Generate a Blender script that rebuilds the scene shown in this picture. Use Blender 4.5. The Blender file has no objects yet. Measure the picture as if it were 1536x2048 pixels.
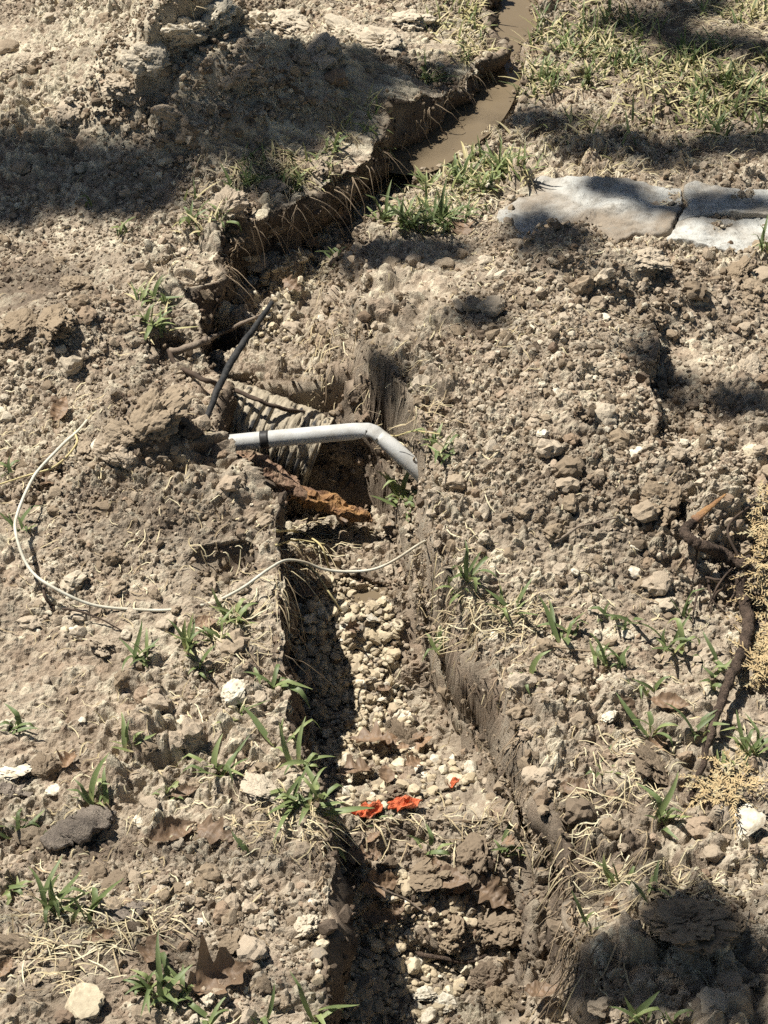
import bpy, bmesh, math, random
import numpy as np
from mathutils import Vector, Matrix, Euler, noise as mnoise

# ------------------------------------------------------------------ camera, world, sun, exposure
scene = bpy.context.scene
CAM_H, PITCH, VFOV = 1.60, math.radians(40.0), math.radians(26.0)
cam_data = bpy.data.cameras.new('camera')
cam_data.sensor_fit = 'VERTICAL'
cam_data.sensor_height = 36.0
cam_data.lens = 18.0 / math.tan(VFOV / 2)
cam_data.clip_start = 0.02
cam_data.clip_end = 500.0
cam = bpy.data.objects.new('camera', cam_data)
scene.collection.objects.link(cam)
cam.location = (0, 0, CAM_H)
cam.rotation_euler = (math.pi / 2 - PITCH, 0, 0)
scene.camera = cam

SUN = Vector((-0.50, 0.30, 1.0)).normalized()          # towards the sun: upper left of the picture
sun_elev = math.asin(SUN.z)
sun_az = math.atan2(SUN.x, SUN.y)                      # clockwise from +Y
world = bpy.data.worlds.new('World')
scene.world = world
world.use_nodes = True
wn, wl = world.node_tree.nodes, world.node_tree.links
wn.clear()
sky = wn.new('ShaderNodeTexSky')
sky.sky_type = 'NISHITA'
sky.sun_disc = False
sky.sun_elevation = sun_elev
sky.sun_rotation = sun_az
bg = wn.new('ShaderNodeBackground')
bg.inputs['Strength'].default_value = 0.05
wo = wn.new('ShaderNodeOutputWorld')
wl.new(sky.outputs[0], bg.inputs[0])
wl.new(bg.outputs[0], wo.inputs[0])
sl = bpy.data.lights.new('sun', 'SUN')
sl.energy = 5.0
sl.angle = math.radians(0.53)
sl.color = (1.0, 0.955, 0.87)
so = bpy.data.objects.new('sun', sl)
scene.collection.objects.link(so)
so.rotation_euler = SUN.to_track_quat('Z', 'Y').to_euler()
so.location = SUN * 12
vs = scene.view_settings
vs.view_transform = 'Standard'
vs.look = 'None'
vs.exposure = 0.70
vs.gamma = 1.0
vs.use_curve_mapping = False
scene.cycles.use_denoising = False
scene.cycles.use_adaptive_sampling = True
scene.cycles.adaptive_threshold = 0.03
scene.cycles.max_bounces = 6
scene.cycles.diffuse_bounces = 1

RNG = np.random.default_rng(11)
random.seed(5)
COL = scene.collection

# ------------------------------------------------------------------ picture <-> place
F = 1024.0 / math.tan(VFOV / 2)
CP, SP = math.cos(PITCH), math.sin(PITCH)

def ray(px, py):
    u = (px - 768.0) / F
    v = (1024.0 - py) / F
    return np.array([u, CP + v * SP, -SP + v * CP])

def onz(px, py, z=0.0):
    """the point of the place at height z that the photograph shows at (px, py)"""
    d = ray(px, py)
    t = (z - CAM_H) / d[2]
    return np.array([d[0] * t, d[1] * t, z])

# ------------------------------------------------------------------ noise in numpy
def h2(ix, iy, seed):
    n = ix.astype(np.uint32) * np.uint32(374761393) + iy.astype(np.uint32) * np.uint32(668265263) + np.uint32((seed * 974634777) & 0xFFFFFFFF)
    n = (n ^ (n >> np.uint32(13))) * np.uint32(1274126177)
    n = (n ^ (n >> np.uint32(16))) * np.uint32(2246822519)
    n = n ^ (n >> np.uint32(15))
    return (n >> np.uint32(8)).astype(np.float32) * np.float32(1 / 16777216.0)

def vn(x, y, seed=0):
    ix, iy = np.floor(x), np.floor(y)
    fx, fy = (x - ix).astype(np.float32), (y - iy).astype(np.float32)
    ix, iy = ix.astype(np.int32), iy.astype(np.int32)
    ux = fx * fx * fx * (fx * (fx * 6 - 15) + 10)
    uy = fy * fy * fy * (fy * (fy * 6 - 15) + 10)
    a, b = h2(ix, iy, seed), h2(ix + 1, iy, seed)
    c, d = h2(ix, iy + 1, seed), h2(ix + 1, iy + 1, seed)
    return (a + (b - a) * ux) * (1 - uy) + (c + (d - c) * ux) * uy - 0.5

def fbm(x, y, seed=0, octv=4, gain=0.5):
    s, a = 0.0, 1.0
    for o in range(octv):
        s = s + a * vn(x * 2.03 ** o + 17.3 * o, y * 2.03 ** o - 9.1 * o, seed + o)
        a *= gain
    return s

def domes(x, y, cell, seed, prob=0.8, rmin=0.35, rmax=0.75):
    """embedded lumps: the highest of the jittered domes round each point; also the lump's random id"""
    gx, gy = x / cell, y / cell
    wx = gx + 0.30 * vn(gx * 1.9, gy * 1.9, seed + 50) + 0.16 * vn(gx * 4.7, gy * 4.7, seed + 51)
    wy = gy + 0.30 * vn(gx * 1.9, gy * 1.9, seed + 52) + 0.16 * vn(gx * 4.7, gy * 4.7, seed + 53)
    ix, iy = np.floor(wx).astype(np.int32), np.floor(wy).astype(np.int32)
    best = np.zeros(wx.shape, np.float32)
    bid = np.zeros(wx.shape, np.float32)
    for dx in (-1, 0, 1):
        for dy in (-1, 0, 1):
            jx, jy = ix + dx, iy + dy
            cx = jx + 0.15 + 0.7 * h2(jx, jy, seed + 1)
            cy = jy + 0.15 + 0.7 * h2(jx, jy, seed + 2)
            r = rmin + (rmax - rmin) * h2(jx, jy, seed + 3) ** 1.5
            on = h2(jx, jy, seed + 4) < prob
            ang = 6.283 * h2(jx, jy, seed + 6)
            ex, ey = wx - cx, wy - cy
            ca, sa = np.cos(ang), np.sin(ang)
            p, q = (ex * ca + ey * sa), (-ex * sa + ey * ca) * 1.45
            d2 = (p * p + q * q) / (r * r)
            tilt = (p * (h2(jx, jy, seed + 7) - 0.5) + q * (h2(jx, jy, seed + 8) - 0.5)) * 0.9
            hh = np.where(on, r * np.sqrt(np.clip(1 - d2, 0, 1)) + np.where(d2 < 1, tilt, 0), 0).astype(np.float32)
            m = hh > best
            best = np.where(m, hh, best)
            bid = np.where(m, h2(jx, jy, seed + 5), bid)
    return best * cell, bid

def chips(x, y, cell, seed):
    """broken fragments: flat tilted pieces of random height with cracks between them"""
    gx, gy = x / cell, y / cell
    wx = gx + 0.42 * vn(gx * 1.3, gy * 1.3, seed + 50) + 0.22 * vn(gx * 3.7, gy * 3.7, seed + 51)
    wy = gy + 0.42 * vn(gx * 1.3, gy * 1.3, seed + 52) + 0.22 * vn(gx * 3.7, gy * 3.7, seed + 53)
    ix, iy = np.floor(wx).astype(np.int32), np.floor(wy).astype(np.int32)
    f1 = np.full(wx.shape, 9, np.float32); f2 = f1.copy()
    hid = np.zeros(wx.shape, np.float32); tl = hid.copy()
    for dx in (-1, 0, 1):
        for dy in (-1, 0, 1):
            jx, jy = ix + dx, iy + dy
            ex = wx - (jx + h2(jx, jy, seed + 1)); ey = wy - (jy + h2(jx, jy, seed + 2))
            d = np.sqrt(ex * ex + ey * ey).astype(np.float32)
            near = d < f1
            f2 = np.where(near, f1, np.minimum(f2, d))
            a = h2(jx, jy, seed + 5)
            t = ex * (h2(jx, jy, seed + 7) - .5) + ey * (h2(jx, jy, seed + 8) - .5)
            f1 = np.where(near, d, f1); hid = np.where(near, a, hid); tl = np.where(near, t, tl)
    crack = np.clip((f2 - f1) / .22, 0, 1)
    hgt = ((hid - .35) * 1.0 + tl * 1.6 - .35 * f1 * f1) * crack - .42 * (1 - crack)
    return hgt * cell, hid

def sstep(a, b, x):
    t = np.clip((x - a) / (b - a), 0, 1)
    return t * t * (3 - 2 * t)

# ------------------------------------------------------------------ the lie of the land
# left lip of the trench, top of its right wall (both at bank level)
L_TAB = [(2160, 640), (1950, 640), (1850, 655), (1780, 665), (1700, 655), (1640, 640), (1560, 610), (1450, 568), (1350, 560),
         (1260, 560), (1180, 560), (1100, 560), (1040, 548), (990, 505), (940, 455), (890, 425), (830, 424), (780, 424), (740, 420),
         (680, 405), (620, 398), (560, 412), (500, 428), (455, 440), (425, 520), (400, 570), (345, 690), (280, 755),
         (220, 815), (150, 890), (90, 940), (30, 965), (-60, 985), (-160, 1000)]
R_TAB = [(2160, 1230), (1950, 1185), (1850, 1150), (1780, 1140), (1700, 1125), (1640, 1115), (1560, 1090), (1450, 1035),
         (1350, 985), (1260, 935), (1180, 890), (1100, 865), (1040, 850), (980, 850), (920, 850), (860, 830), (800, 790),
         (740, 740), (680, 715), (620, 705), (560, 715), (500, 745), (450, 790), (400, 825), (340, 890), (280, 965), (220, 1020),
         (150, 1050), (90, 1060), (30, 1072), (-60, 1090), (-160, 1105)]
# trench floor where it is seen: (py, px of the foot of the right wall, depth)
F_TAB = [(2300, 990, .155), (2040, 1010, .155), (1900, 1020, .148), (1800, 1030, .12), (1720, 1020, .095), (1640, 1000, .078),
         (1560, 955, .105), (1480, 900, .150), (1400, 860, .155), (1310, 830, .132), (1240, 810, .106), (1150, 800, .086),
         (1090, 790, .12), (1030, 770, .185), (960, 735, .19), (900, 705, .15), (830, 670, .070), (760, 640, .048),
         (690, 630, .062), (620, 640, .070), (560, 660, .075), (500, 690, .075), (440, 740, .072), (380, 800, .068),
         (310, 910, .060), (230, 1010, .058), (150, 1040, .058), (80, 1052, .058), (0, 1065, .058), (-100, 1080, .058)]
Lw = sorted((onz(px, py)[1], onz(px, py)[0]) for py, px in L_TAB)
Rw = sorted((onz(px, py)[1], onz(px, py)[0]) for py, px in R_TAB)
Fw = sorted((onz(px, py, -d)[1], onz(px, py, -d)[0], d) for py, px, d in F_TAB)
Ly, Lx = map(np.array, zip(*Lw))
Ry, Rx = map(np.array, zip(*Rw))
Fy, Fx, Fd = map(np.array, zip(*Fw))

# banks and heaps: (px, py, height guess for placing, rx, ry, height)
HEAPS = [(1080, 700, .07, .26, .20, .085), (1130, 505, .07, .085, .06, .06), (1300, 560, .05, .16, .05, .035), (880, 600, .06, .14, .10, .03),
         (305, 835, .05, .046, .045, .070), (300, 950, .03, .16, .12, .02), (380, 90, .12, .13, .11, .13), (640, 90, .08, .12, .12, .065),
         (150, 120, .08, .2, .2, .05), (560, 320, .03, .10, .06, .012), (120, 640, .03, .10, .06, .035), (200, 620, .02, .16, .10, .02),
         (1180, 1000, .03, .18, .14, .03), (430, 470, .02, .10, .08, .02), (1400, 1850, .02, .07, .05, .02), (500, 1800, .01, .10, .08, .012),
         (1060, 270, .0, .10, .16, -.022), (940, 380, .0, .08, .07, -.012), (700, 900, -.05, .03, .03, -.02)]
PITS = [(845, 150, .03, .03, .03), (560, 85, .035, .02, .035), (455, 130, .03, .02, .03), (60, 200, .03, .02, .02), (430, 1140, .022, .018, .028), (475, 1130, .016, .013, .02), (400, 1165, .014, .012, .016), (640, 985, .03, .03, .035),
        (455, 700, .03, .02, .035), (420, 590, .03, .025, .045), (800, 690, .014, .012, .012), (1155, 945, .012, .01, .02),
        (105, 960, .02, .012, .02), (70, 990, .03, .018, .02), (345, 705, .02, .02, .02), (390, 145, .05, .018, .03),
        (700, 1040, .05, .02, .04), (1430, 1200, .03, .03, .012)]

def shape(x, y):
    """bank level, trench and heaps without the small lumps"""
    wob = 0.013 * (1 + 1.6 * sstep(2.25, 2.4, y)) * fbm(x * 13, y * 13, 3, 3)
    wob2 = 0.020 * fbm(x * 9, y * 9, 23, 2)
    z = 0.022 * fbm(x * 3.2, y * 3.2, 40, 3) + 0.010 * fbm(x * 9, y * 9, 44, 3)
    for px, py, zg, rx, ry, h in HEAPS:
        c = onz(px, py, zg)
        z = z + h * np.exp(-(((x - c[0]) / rx) ** 2 + ((y - c[1]) / ry) ** 2))
    # small scarp in the right-hand heap
    s0, s1 = onz(1290, 640, .05), onz(1300, 850, .05)
    xs = s0[0] + (s1[0] - s0[0]) * (y - s0[1]) / (s1[1] - s0[1]) + wob
    win = sstep(s1[1] - .03, s1[1] + .02, y) * (1 - sstep(s0[1] - .02, s0[1] + .05, y))
    z = z - 0.040 * win * sstep(0, .007, x - xs) * np.exp(-np.clip(x - xs, 0, 9) / .10)
    # undercut clod at top left
    b0, b1 = onz(285, 165, .1), onz(470, 95, .1)
    tt = np.clip((x - b0[0]) / (b1[0] - b0[0]), -0.3, 1.3)
    yb = b0[1] + (b1[1] - b0[1]) * tt + wob
    win = sstep(-.1, .1, (x - b0[0]) / (b1[0] - b0[0])) * (1 - sstep(.9, 1.15, (x - b0[0]) / (b1[0] - b0[0])))
    z = z + 0.040 * win * sstep(0, .010, y - yb) * np.exp(-np.clip(y - yb, 0, 9) / .09) - .03 * win * np.exp(-((y - yb + .018) / .018) ** 2)
    xl, xr = np.interp(y, Ly, Lx) + wob, np.interp(y, Ry, Rx) + wob2
    xf, d = np.interp(y, Fy, Fx), np.interp(y, Fy, Fd)
    xf = np.minimum(xf, xr - .02) + wob2 * .6
    left = sstep(-.002, .016, x - xl)
    rt = np.clip((xr - x) / np.maximum(xr - xf, .02), 0, 1.3)
    right = np.clip(.62 * sstep(0, .24, rt) + .38 * sstep(.62, 1.0, rt), 0, 1)
    floor = -d + .012 * fbm(x * 16, y * 16, 61, 3)
    inside = left * right
    z = z * (1 - .85 * inside) + floor * inside
    for px, py, rx, ry, h in PITS:
        c = onz(px, py, 0)
        z = z - h * np.exp(-(((x - c[0]) / rx) ** 2 + ((y - c[1]) / ry) ** 2) ** 1.5)
    return z, inside, left, right, rt

def detail(x, y, inside):
    rough = np.clip(.62 + 1.6 * fbm(x * 4.5, y * 4.5, 71, 3), .10, 1.3)
    hp = onz(1080, 700, .07)
    c1, i1 = domes(x, y, .055, 100, .45)
    c2, i2 = domes(x, y, .026, 200, .55)
    k1, j1 = chips(x, y, .034, 500)
    k2, j2 = chips(x, y, .0165, 600)
    k3, j3 = chips(x, y, .0088, 700)
    k4, j4 = chips(x, y, .0048, 800)
    crumb = np.clip(.72 + 1.9 * fbm(x * 6.5, y * 6.5, 75, 3), .14, 1.35)
    z = .42 * c1 * rough ** 2 + .40 * c2 * rough + .26 * k1 * rough ** 1.5 + .42 * k2 * crumb * (.3 + .7 * rough) + .62 * k3 * crumb + .56 * k4
    z = z + .0030 * fbm(x * 90, y * 90, 81, 3) + .0014 * fbm(x * 300, y * 300, 85, 2)
    ids = .20 * j1 + .32 * j2 + .30 * j3 + .18 * j4
    return z - .005, ids, j3

def grid_axis(a, b, step, out_lo, out_hi):
    core = np.arange(a, b + step * .5, step)
    lo, hi, s = [], [], step
    p = core[0]
    while p > out_lo:
        s *= 1.22
        p -= s
        lo.append(p)
    s, p = step, core[-1]
    while p < out_hi:
        s *= 1.22
        p += s
        hi.append(p)
    return np.concatenate([np.array(lo[::-1]), core, np.array(hi)])

STEP = 0.0018
AX = grid_axis(-.655, .655, STEP, -60, 60)
AY = grid_axis(1.10, 3.36, STEP, -60, 90)
GX, GY = np.meshgrid(AX.astype(np.float32), AY.astype(np.float32))
BZ, INS, LEFT, RIGHT, RT = shape(GX, GY)
far = 1 - sstep(2.0, 7.0, np.hypot(GX, GY - 2.2))
DZ, IDS, CREV = detail(GX + .9 * BZ, GY + .7 * BZ, INS)
DZ[1:-1, :] = .16 * DZ[:-2, :] + .68 * DZ[1:-1, :] + .16 * DZ[2:, :]
DZ[:, 1:-1] = .16 * DZ[:, :-2] + .68 * DZ[:, 1:-1] + .16 * DZ[:, 2:]
SX, SY = np.gradient(BZ, AX, axis=1), np.gradient(BZ, AY, axis=0)
steep = sstep(.20, 1.0, SX * SX + SY * SY)
WZ = .024 * fbm(GX * 13 + BZ * 12, GY * 13 + BZ * 12, 955, 2)
DZ = (DZ * (1 - .97 * steep) + WZ * steep) * (.25 + .75 * far)
SL = np.sqrt(1 + SX * SX + SY * SY)
NX, NY, NZ = (-SX / SL).astype(np.float32), (-SY / SL).astype(np.float32), (1 / SL).astype(np.float32)
GZ = BZ * (.15 + .85 * far) + DZ * NZ

def bil(A, x, y):
    i = np.clip(np.searchsorted(AX, x) - 1, 0, len(AX) - 2)
    j = np.clip(np.searchsorted(AY, y) - 1, 0, len(AY) - 2)
    u = np.clip((x - AX[i]) / (AX[i + 1] - AX[i]), 0, 1)
    v = np.clip((y - AY[j]) / (AY[j + 1] - AY[j]), 0, 1)
    return (A[j, i] * (1 - u) + A[j, i + 1] * u) * (1 - v) + (A[j + 1, i] * (1 - u) + A[j + 1, i + 1] * u) * v

def H(x, y):
    return bil(GZ, np.asarray(x, float), np.asarray(y, float))

TS = np.linspace(1.4, 5.2, 260)
def at(px, py):
    """the point of the ground that the photograph shows at (px, py)"""
    d = ray(px, py)
    lo, hi = TS[0], TS[-1]
    for T_ in (TS, None):
        T_ = np.linspace(lo, hi, 24) if T_ is None else T_
        P = d[None, :] * T_[:, None]
        P[:, 2] += CAM_H
        below = P[:, 2] < H(P[:, 0], P[:, 1])
        k = int(np.argmax(below)) if below.any() else len(T_) - 1
        lo, hi = T_[max(k - 1, 0)], T_[k]
    return P[k]

def curve_x(pts, y):
    q = sorted((p[1], p[0]) for p in pts)
    yy, xx = map(np.array, zip(*q))
    return np.interp(y, yy, xx), yy[0], yy[-1]
# the leaning cleft along the lower right wall
ya, yb = at(1050, 1650)[1], at(905, 1290)[1]
xr_, xf_ = np.interp(GY, Ry, Rx) + 0.020 * fbm(GX * 9, GY * 9, 23, 2), np.interp(GY, Fy, Fx)
xc = xr_ - .31 * (xr_ - np.minimum(xf_, xr_ - .02)) + .004 * fbm(GX * 18, GY * 18, 901, 2)
win = sstep(ya - .02, ya + .03, GY) * (1 - sstep(yb - .03, yb + .03, GY))
GZ = GZ - win * .060 * np.exp(-((GX - xc) / .0075) ** 2)
# hollow that holds the little puddle
PUD = at(765, 1165)
e_ = np.exp(-(((GX - PUD[0]) / .034) ** 2 + ((GY - PUD[1]) / .030) ** 2) ** 2)
GZ = GZ * (1 - e_) + e_ * (PUD[2] - .012 + .5 * (GZ - PUD[2]))
# level bed for the flagstones
sa, sb = onz(1040, 500), onz(1700, 360)
bed = sstep(sa[0] - .02, sa[0] + .02, GX) * sstep(sa[1] - .01, sa[1] + .03, GY) * (1 - sstep(sb[1] - .02, sb[1] + .01, GY)) * (1 - sstep(.95, 1.1, GX))
ZBED = float(np.mean(GZ[(bed > .9)]))
hpz = onz(1130, 480, .05)
bed = bed * (1 - np.exp(-(((GX - hpz[0]) / .11) ** 2 + ((GY - hpz[1]) / .06) ** 2)))
GZ = GZ * (1 - bed) + bed * (ZBED - .012 + .4 * (GZ - ZBED))

def normal_at(x, y, e=.01):
    n = Vector((float(H(x - e, y) - H(x + e, y)), float(H(x, y - e) - H(x, y + e)), 2 * e))
    return n.normalized()

# ------------------------------------------------------------------ materials
def new_mat(name):
    m = bpy.data.materials.new(name)
    m.use_nodes = True
    nt = m.node_tree
    b = nt.nodes['Principled BSDF']
    return m, nt, b

def node(nt, typ, **kw):
    n = nt.nodes.new(typ)
    for k, v in kw.items():
        setattr(n, k, v)
    return n

def ramp(nt, stops):
    r = nt.nodes.new('ShaderNodeValToRGB')
    e = r.color_ramp.elements
    while len(e) < len(stops):
        e.new(.5)
    for i, (p, c) in enumerate(stops):
        e[i].position = p
        e[i].color = (*c, 1)
    return r

def mixc(nt, a, b, fac, mode='MIX'):
    m = nt.nodes.new('ShaderNodeMix')
    m.data_type = 'RGBA'
    m.blend_type = mode
    for s, v in (('A', a), ('B', b)):
        sock = [i for i in m.inputs if i.name == s and i.type == 'RGBA'][0]
        if isinstance(v, tuple):
            sock.default_value = (*v, 1)
        else:
            nt.links.new(v, sock)
    fs = [i for i in m.inputs if i.name == 'Factor' and i.type == 'VALUE'][0]
    if isinstance(fac, (int, float)):
        fs.default_value = fac
    else:
        nt.links.new(fac, fs)
    return [o for o in m.outputs if o.type == 'RGBA'][0]

def noise_tex(nt, scale, detail=4, rough=.6, vec=None):
    n = nt.nodes.new('ShaderNodeTexNoise')
    n.inputs['Scale'].default_value = scale
    n.inputs['Detail'].default_value = detail
    n.inputs['Roughness'].default_value = rough
    if vec is None:
        tc = nt.nodes.new('ShaderNodeTexCoord')
        vec = tc.outputs['Object']
    nt.links.new(vec, n.inputs['Vector'])
    return n.outputs['Fac']

def maprange(nt, v, a, b, c=0., d=1.):
    m = nt.nodes.new('ShaderNodeMapRange')
    m.inputs[1].default_value, m.inputs[2].default_value = a, b
    m.inputs[3].default_value, m.inputs[4].default_value = c, d
    nt.links.new(v, m.inputs[0])
    return m.outputs[0]

def bump(nt, b, v, strength, dist):
    bp = nt.nodes.new('ShaderNodeBump')
    bp.inputs['Strength'].default_value = strength
    bp.inputs['Distance'].default_value = dist
    nt.links.new(v, bp.inputs['Height'])
    nt.links.new(bp.outputs[0], b.inputs['Normal'])

DRY, PALE, DARK, RED = (.405, .333, .250), (.56, .493, .382), (.120, .092, .069), (.33, .225, .155)

def soil_color(nt, dark, ids):
    n1 = noise_tex(nt, 60, 5, .65)
    n2 = noise_tex(nt, 330, 4, .7)
    n3 = noise_tex(nt, 16, 4, .6)
    c = mixc(nt, DRY, PALE, maprange(nt, n1, .48, .72))
    c = mixc(nt, c, RED, maprange(nt, n3, .48, .68, 0, .55))
    c = mixc(nt, c, (.24, .19, .135), maprange(nt, ids, .44, .20, 0, .6))
    c = mixc(nt, c, (.72, .65, .49), maprange(nt, ids, .54, .80, 0, .8))
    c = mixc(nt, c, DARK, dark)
    c = mixc(nt, c, (.20, .155, .11), maprange(nt, n2, .52, .72, 0, .5))
    c = mixc(nt, c, (.78, .72, .57), maprange(nt, n2, .34, .20, 0, .7))
    return c, n2

m_soil, nt, b = new_mat('soil')
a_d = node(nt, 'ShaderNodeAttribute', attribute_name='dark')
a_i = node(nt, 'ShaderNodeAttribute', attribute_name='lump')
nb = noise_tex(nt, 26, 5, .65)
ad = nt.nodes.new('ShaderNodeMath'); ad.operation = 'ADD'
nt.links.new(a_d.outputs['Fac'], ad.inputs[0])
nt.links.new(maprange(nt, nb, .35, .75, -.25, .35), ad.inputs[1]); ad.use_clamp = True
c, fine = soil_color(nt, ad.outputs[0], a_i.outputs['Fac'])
nt.links.new(c, b.inputs['Base Color'])
b.inputs['Roughness'].default_value = .95
b.inputs['Specular IOR Level'].default_value = .15
bump(nt, b, noise_tex(nt, 520, 5, .75), .9, .0022)

def clod_material(name, inst):
    m, nt, b = new_mat(name)
    if inst:
        t = node(nt, 'ShaderNodeAttribute', attribute_name='tint', attribute_type='INSTANCER')
        tint = t.outputs['Fac']
        rnd = node(nt, 'ShaderNodeAttribute', attribute_name='rnd', attribute_type='INSTANCER').outputs['Fac']
    else:
        oi = nt.nodes.new('ShaderNodeObjectInfo')
        sp = nt.nodes.new('ShaderNodeSeparateColor')
        nt.links.new(oi.outputs['Color'], sp.inputs[0])
        tint, rnd = sp.outputs[0], sp.outputs[1]
    tc = nt.nodes.new('ShaderNodeTexCoord')
    r = ramp(nt, [(0, DARK), (.3, (.27, .21, .145)), (.5, DRY), (.8, PALE), (1, (.78, .71, .54))])
    nt.links.new(tint, r.inputs[0])
    n = noise_tex(nt, 2.6, 5, .7, tc.outputs['Object'])
    c = mixc(nt, r.outputs[0], (.19, .15, .105), maprange(nt, n, .56, .76, 0, .5))
    c = mixc(nt, c, (.72, .64, .46), maprange(nt, n, .36, .22, 0, .5))
    c = mixc(nt, c, RED, maprange(nt, rnd, .8, 1, 0, .5))
    nt.links.new(c, b.inputs['Base Color'])
    b.inputs['Roughness'].default_value = .95
    b.inputs['Specular IOR Level'].default_value = .15
    bump(nt, b, noise_tex(nt, 7, 5, .75, tc.outputs['Object']), .8, .0012)
    return m

m_clod = clod_material('soil_clod', False)
m_crumb = clod_material('soil_crumb', True)

def stone_material(name, inst):
    m, nt, b = new_mat(name)
    if inst:
        tint = node(nt, 'ShaderNodeAttribute', attribute_name='tint', attribute_type='INSTANCER').outputs['Fac']
    else:
        oi = nt.nodes.new('ShaderNodeObjectInfo')
        sp = nt.nodes.new('ShaderNodeSeparateColor')
        nt.links.new(oi.outputs['Color'], sp.inputs[0])
        tint = sp.outputs[0]
    tc = nt.nodes.new('ShaderNodeTexCoord')
    r = ramp(nt, [(0, (.16, .145, .13)), (.25, (.36, .29, .2)), (.5, (.50, .41, .27)), (.75, (.60, .535, .395)), (1, (.70, .67, .59))])
    nt.links.new(tint, r.inputs[0])
    n = noise_tex(nt, 1.9, 5, .65, tc.outputs['Object'])
    c = mixc(nt, r.outputs[0], (.36, .29, .20), maprange(nt, n, .42, .66, 0, .85))
    nt.links.new(c, b.inputs['Base Color'])
    b.inputs['Roughness'].default_value = .85
    bump(nt, b, noise_tex(nt, 5, 4, .7, tc.outputs['Object']), .6, .0006)
    return m

m_stone = stone_material('limestone', False)
m_gravel = stone_material('gravel', True)

def simple_mat(name, c1, c2, scale, rough=.8, bmp=None, spec=.3, c3=None):
    m, nt, b = new_mat(name)
    n = noise_tex(nt, scale, 5, .65)
    c = mixc(nt, c1, c2, maprange(nt, n, .38, .66))
    if c3:
        c = mixc(nt, c, c3, maprange(nt, noise_tex(nt, scale * .37, 4, .6), .52, .66))
    nt.links.new(c, b.inputs['Base Color'])
    b.inputs['Roughness'].default_value = rough
    b.inputs['Specular IOR Level'].default_value = spec
    if bmp:
        bump(nt, b, noise_tex(nt, bmp[0], 5, .7), bmp[1], bmp[2])
    return m

def leafy_mat(name, stops, rough=.55, trans=.25):
    """thin blades and leaves, a little light passing through; one hue per piece"""
    m, nt, b = new_mat(name)
    at_ = node(nt, 'ShaderNodeAttribute', attribute_name='hue')
    oi = nt.nodes.new('ShaderNodeObjectInfo')
    sp = nt.nodes.new('ShaderNodeSeparateColor')
    nt.links.new(oi.outputs['Color'], sp.inputs[0])
    mm = nt.nodes.new('ShaderNodeMath'); mm.operation = 'MULTIPLY'
    nt.links.new(at_.outputs['Fac'], mm.inputs[0])
    nt.links.new(sp.outputs[0], mm.inputs[1])
    r = ramp(nt, stops)
    nt.links.new(mm.outputs[0], r.inputs[0])
    n = noise_tex(nt, 140, 3, .6)
    c = mixc(nt, r.outputs[0], (.36, .30, .20), maprange(nt, n, .46, .70, 0, .55))
    nt.links.new(c, b.inputs['Base Color'])
    b.inputs['Roughness'].default_value = rough
    tl = nt.nodes.new('ShaderNodeBsdfTranslucent')
    nt.links.new(c, tl.inputs['Color'])
    mx = nt.nodes.new('ShaderNodeMixShader')
    mx.inputs[0].default_value = trans
    nt.links.new(b.outputs[0], mx.inputs[1])
    nt.links.new(tl.outputs[0], mx.inputs[2])
    nt.links.new(mx.outputs[0], nt.nodes['Material Output'].inputs[0])
    return m

m_grass = leafy_mat('grass_blade', [(0, (.06, .105, .03)), (.4, (.12, .18, .055)), (.65, (.25, .31, .11)), (.85, (.46, .42, .19)), (1, (.62, .53, .30))])
m_straw = leafy_mat('straw', [(0, (.17, .12, .075)), (.35, (.38, .29, .17)), (.7, (.62, .52, .31)), (1, (.76, .69, .47))], .7, .15)
m_leaf = leafy_mat('dead_leaf', [(0, (.08, .05, .034)), (.5, (.165, .105, .066)), (1, (.29, .175, .10))], .6, .15)
m_canopy = simple_mat('tree_leaf', (.04, .075, .02), (.07, .11, .03), 3, .6)
m_pvc = simple_mat('weathered_white_pvc', (.52, .52, .50), (.40, .39, .36), 45, .55, (400, .4, .0008), .3, (.31, .26, .19))
m_band = simple_mat('black_band', (.02, .02, .022), (.05, .045, .04), 90, .5)
m_wire = simple_mat('white_cable', (.62, .60, .50), (.50, .46, .36), 40, .6, None, .3, (.42, .36, .26))
m_blackstick = simple_mat('charred_black', (.016, .017, .018), (.05, .047, .044), 120, .75, (300, .6, .002))
m_bark = simple_mat('brown_bark', (.060, .042, .031), (.15, .105, .077), 140, .9, (330, 1.0, .006))
m_twig = simple_mat('grey_twig', (.26, .21, .16), (.16, .12, .09), 80, .9, (260, .7, .002))
m_chip = simple_mat('dark_bark_chip', (.20, .165, .135), (.30, .25, .20), 110, .9, (300, 1, .004))
m_rootbrown = simple_mat('root_bark', (.20, .125, .085), (.30, .20, .135), 70, .9, (200, .9, .003), .2, (.33, .25, .17))
m_rust = simple_mat('torn_orange_wood', (.36, .205, .085), (.22, .12, .065), 60, .9, (220, .9, .003), .2, (.20, .12, .08))
m_orange = simple_mat('orange_red_scrap', (.66, .165, .07), (.50, .125, .06), 160, .75, (260, .9, .003), .2, (.36, .25, .17))
m_cedar = simple_mat('dead_cedar_needles', (.50, .385, .21), (.36, .25, .13), 160, .8, None, .2, (.45, .40, .25))
m_runner = simple_mat('dry_runner', (.55, .47, .24), (.44, .36, .18), 50, .7)
m_rootlet = simple_mat('pale_rootlet', (.40, .31, .21), (.24, .175, .115), 60, .9)
m_darkroot = simple_mat('dark_rootlet', (.045, .032, .024), (.10, .07, .05), 60, .9)

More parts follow.
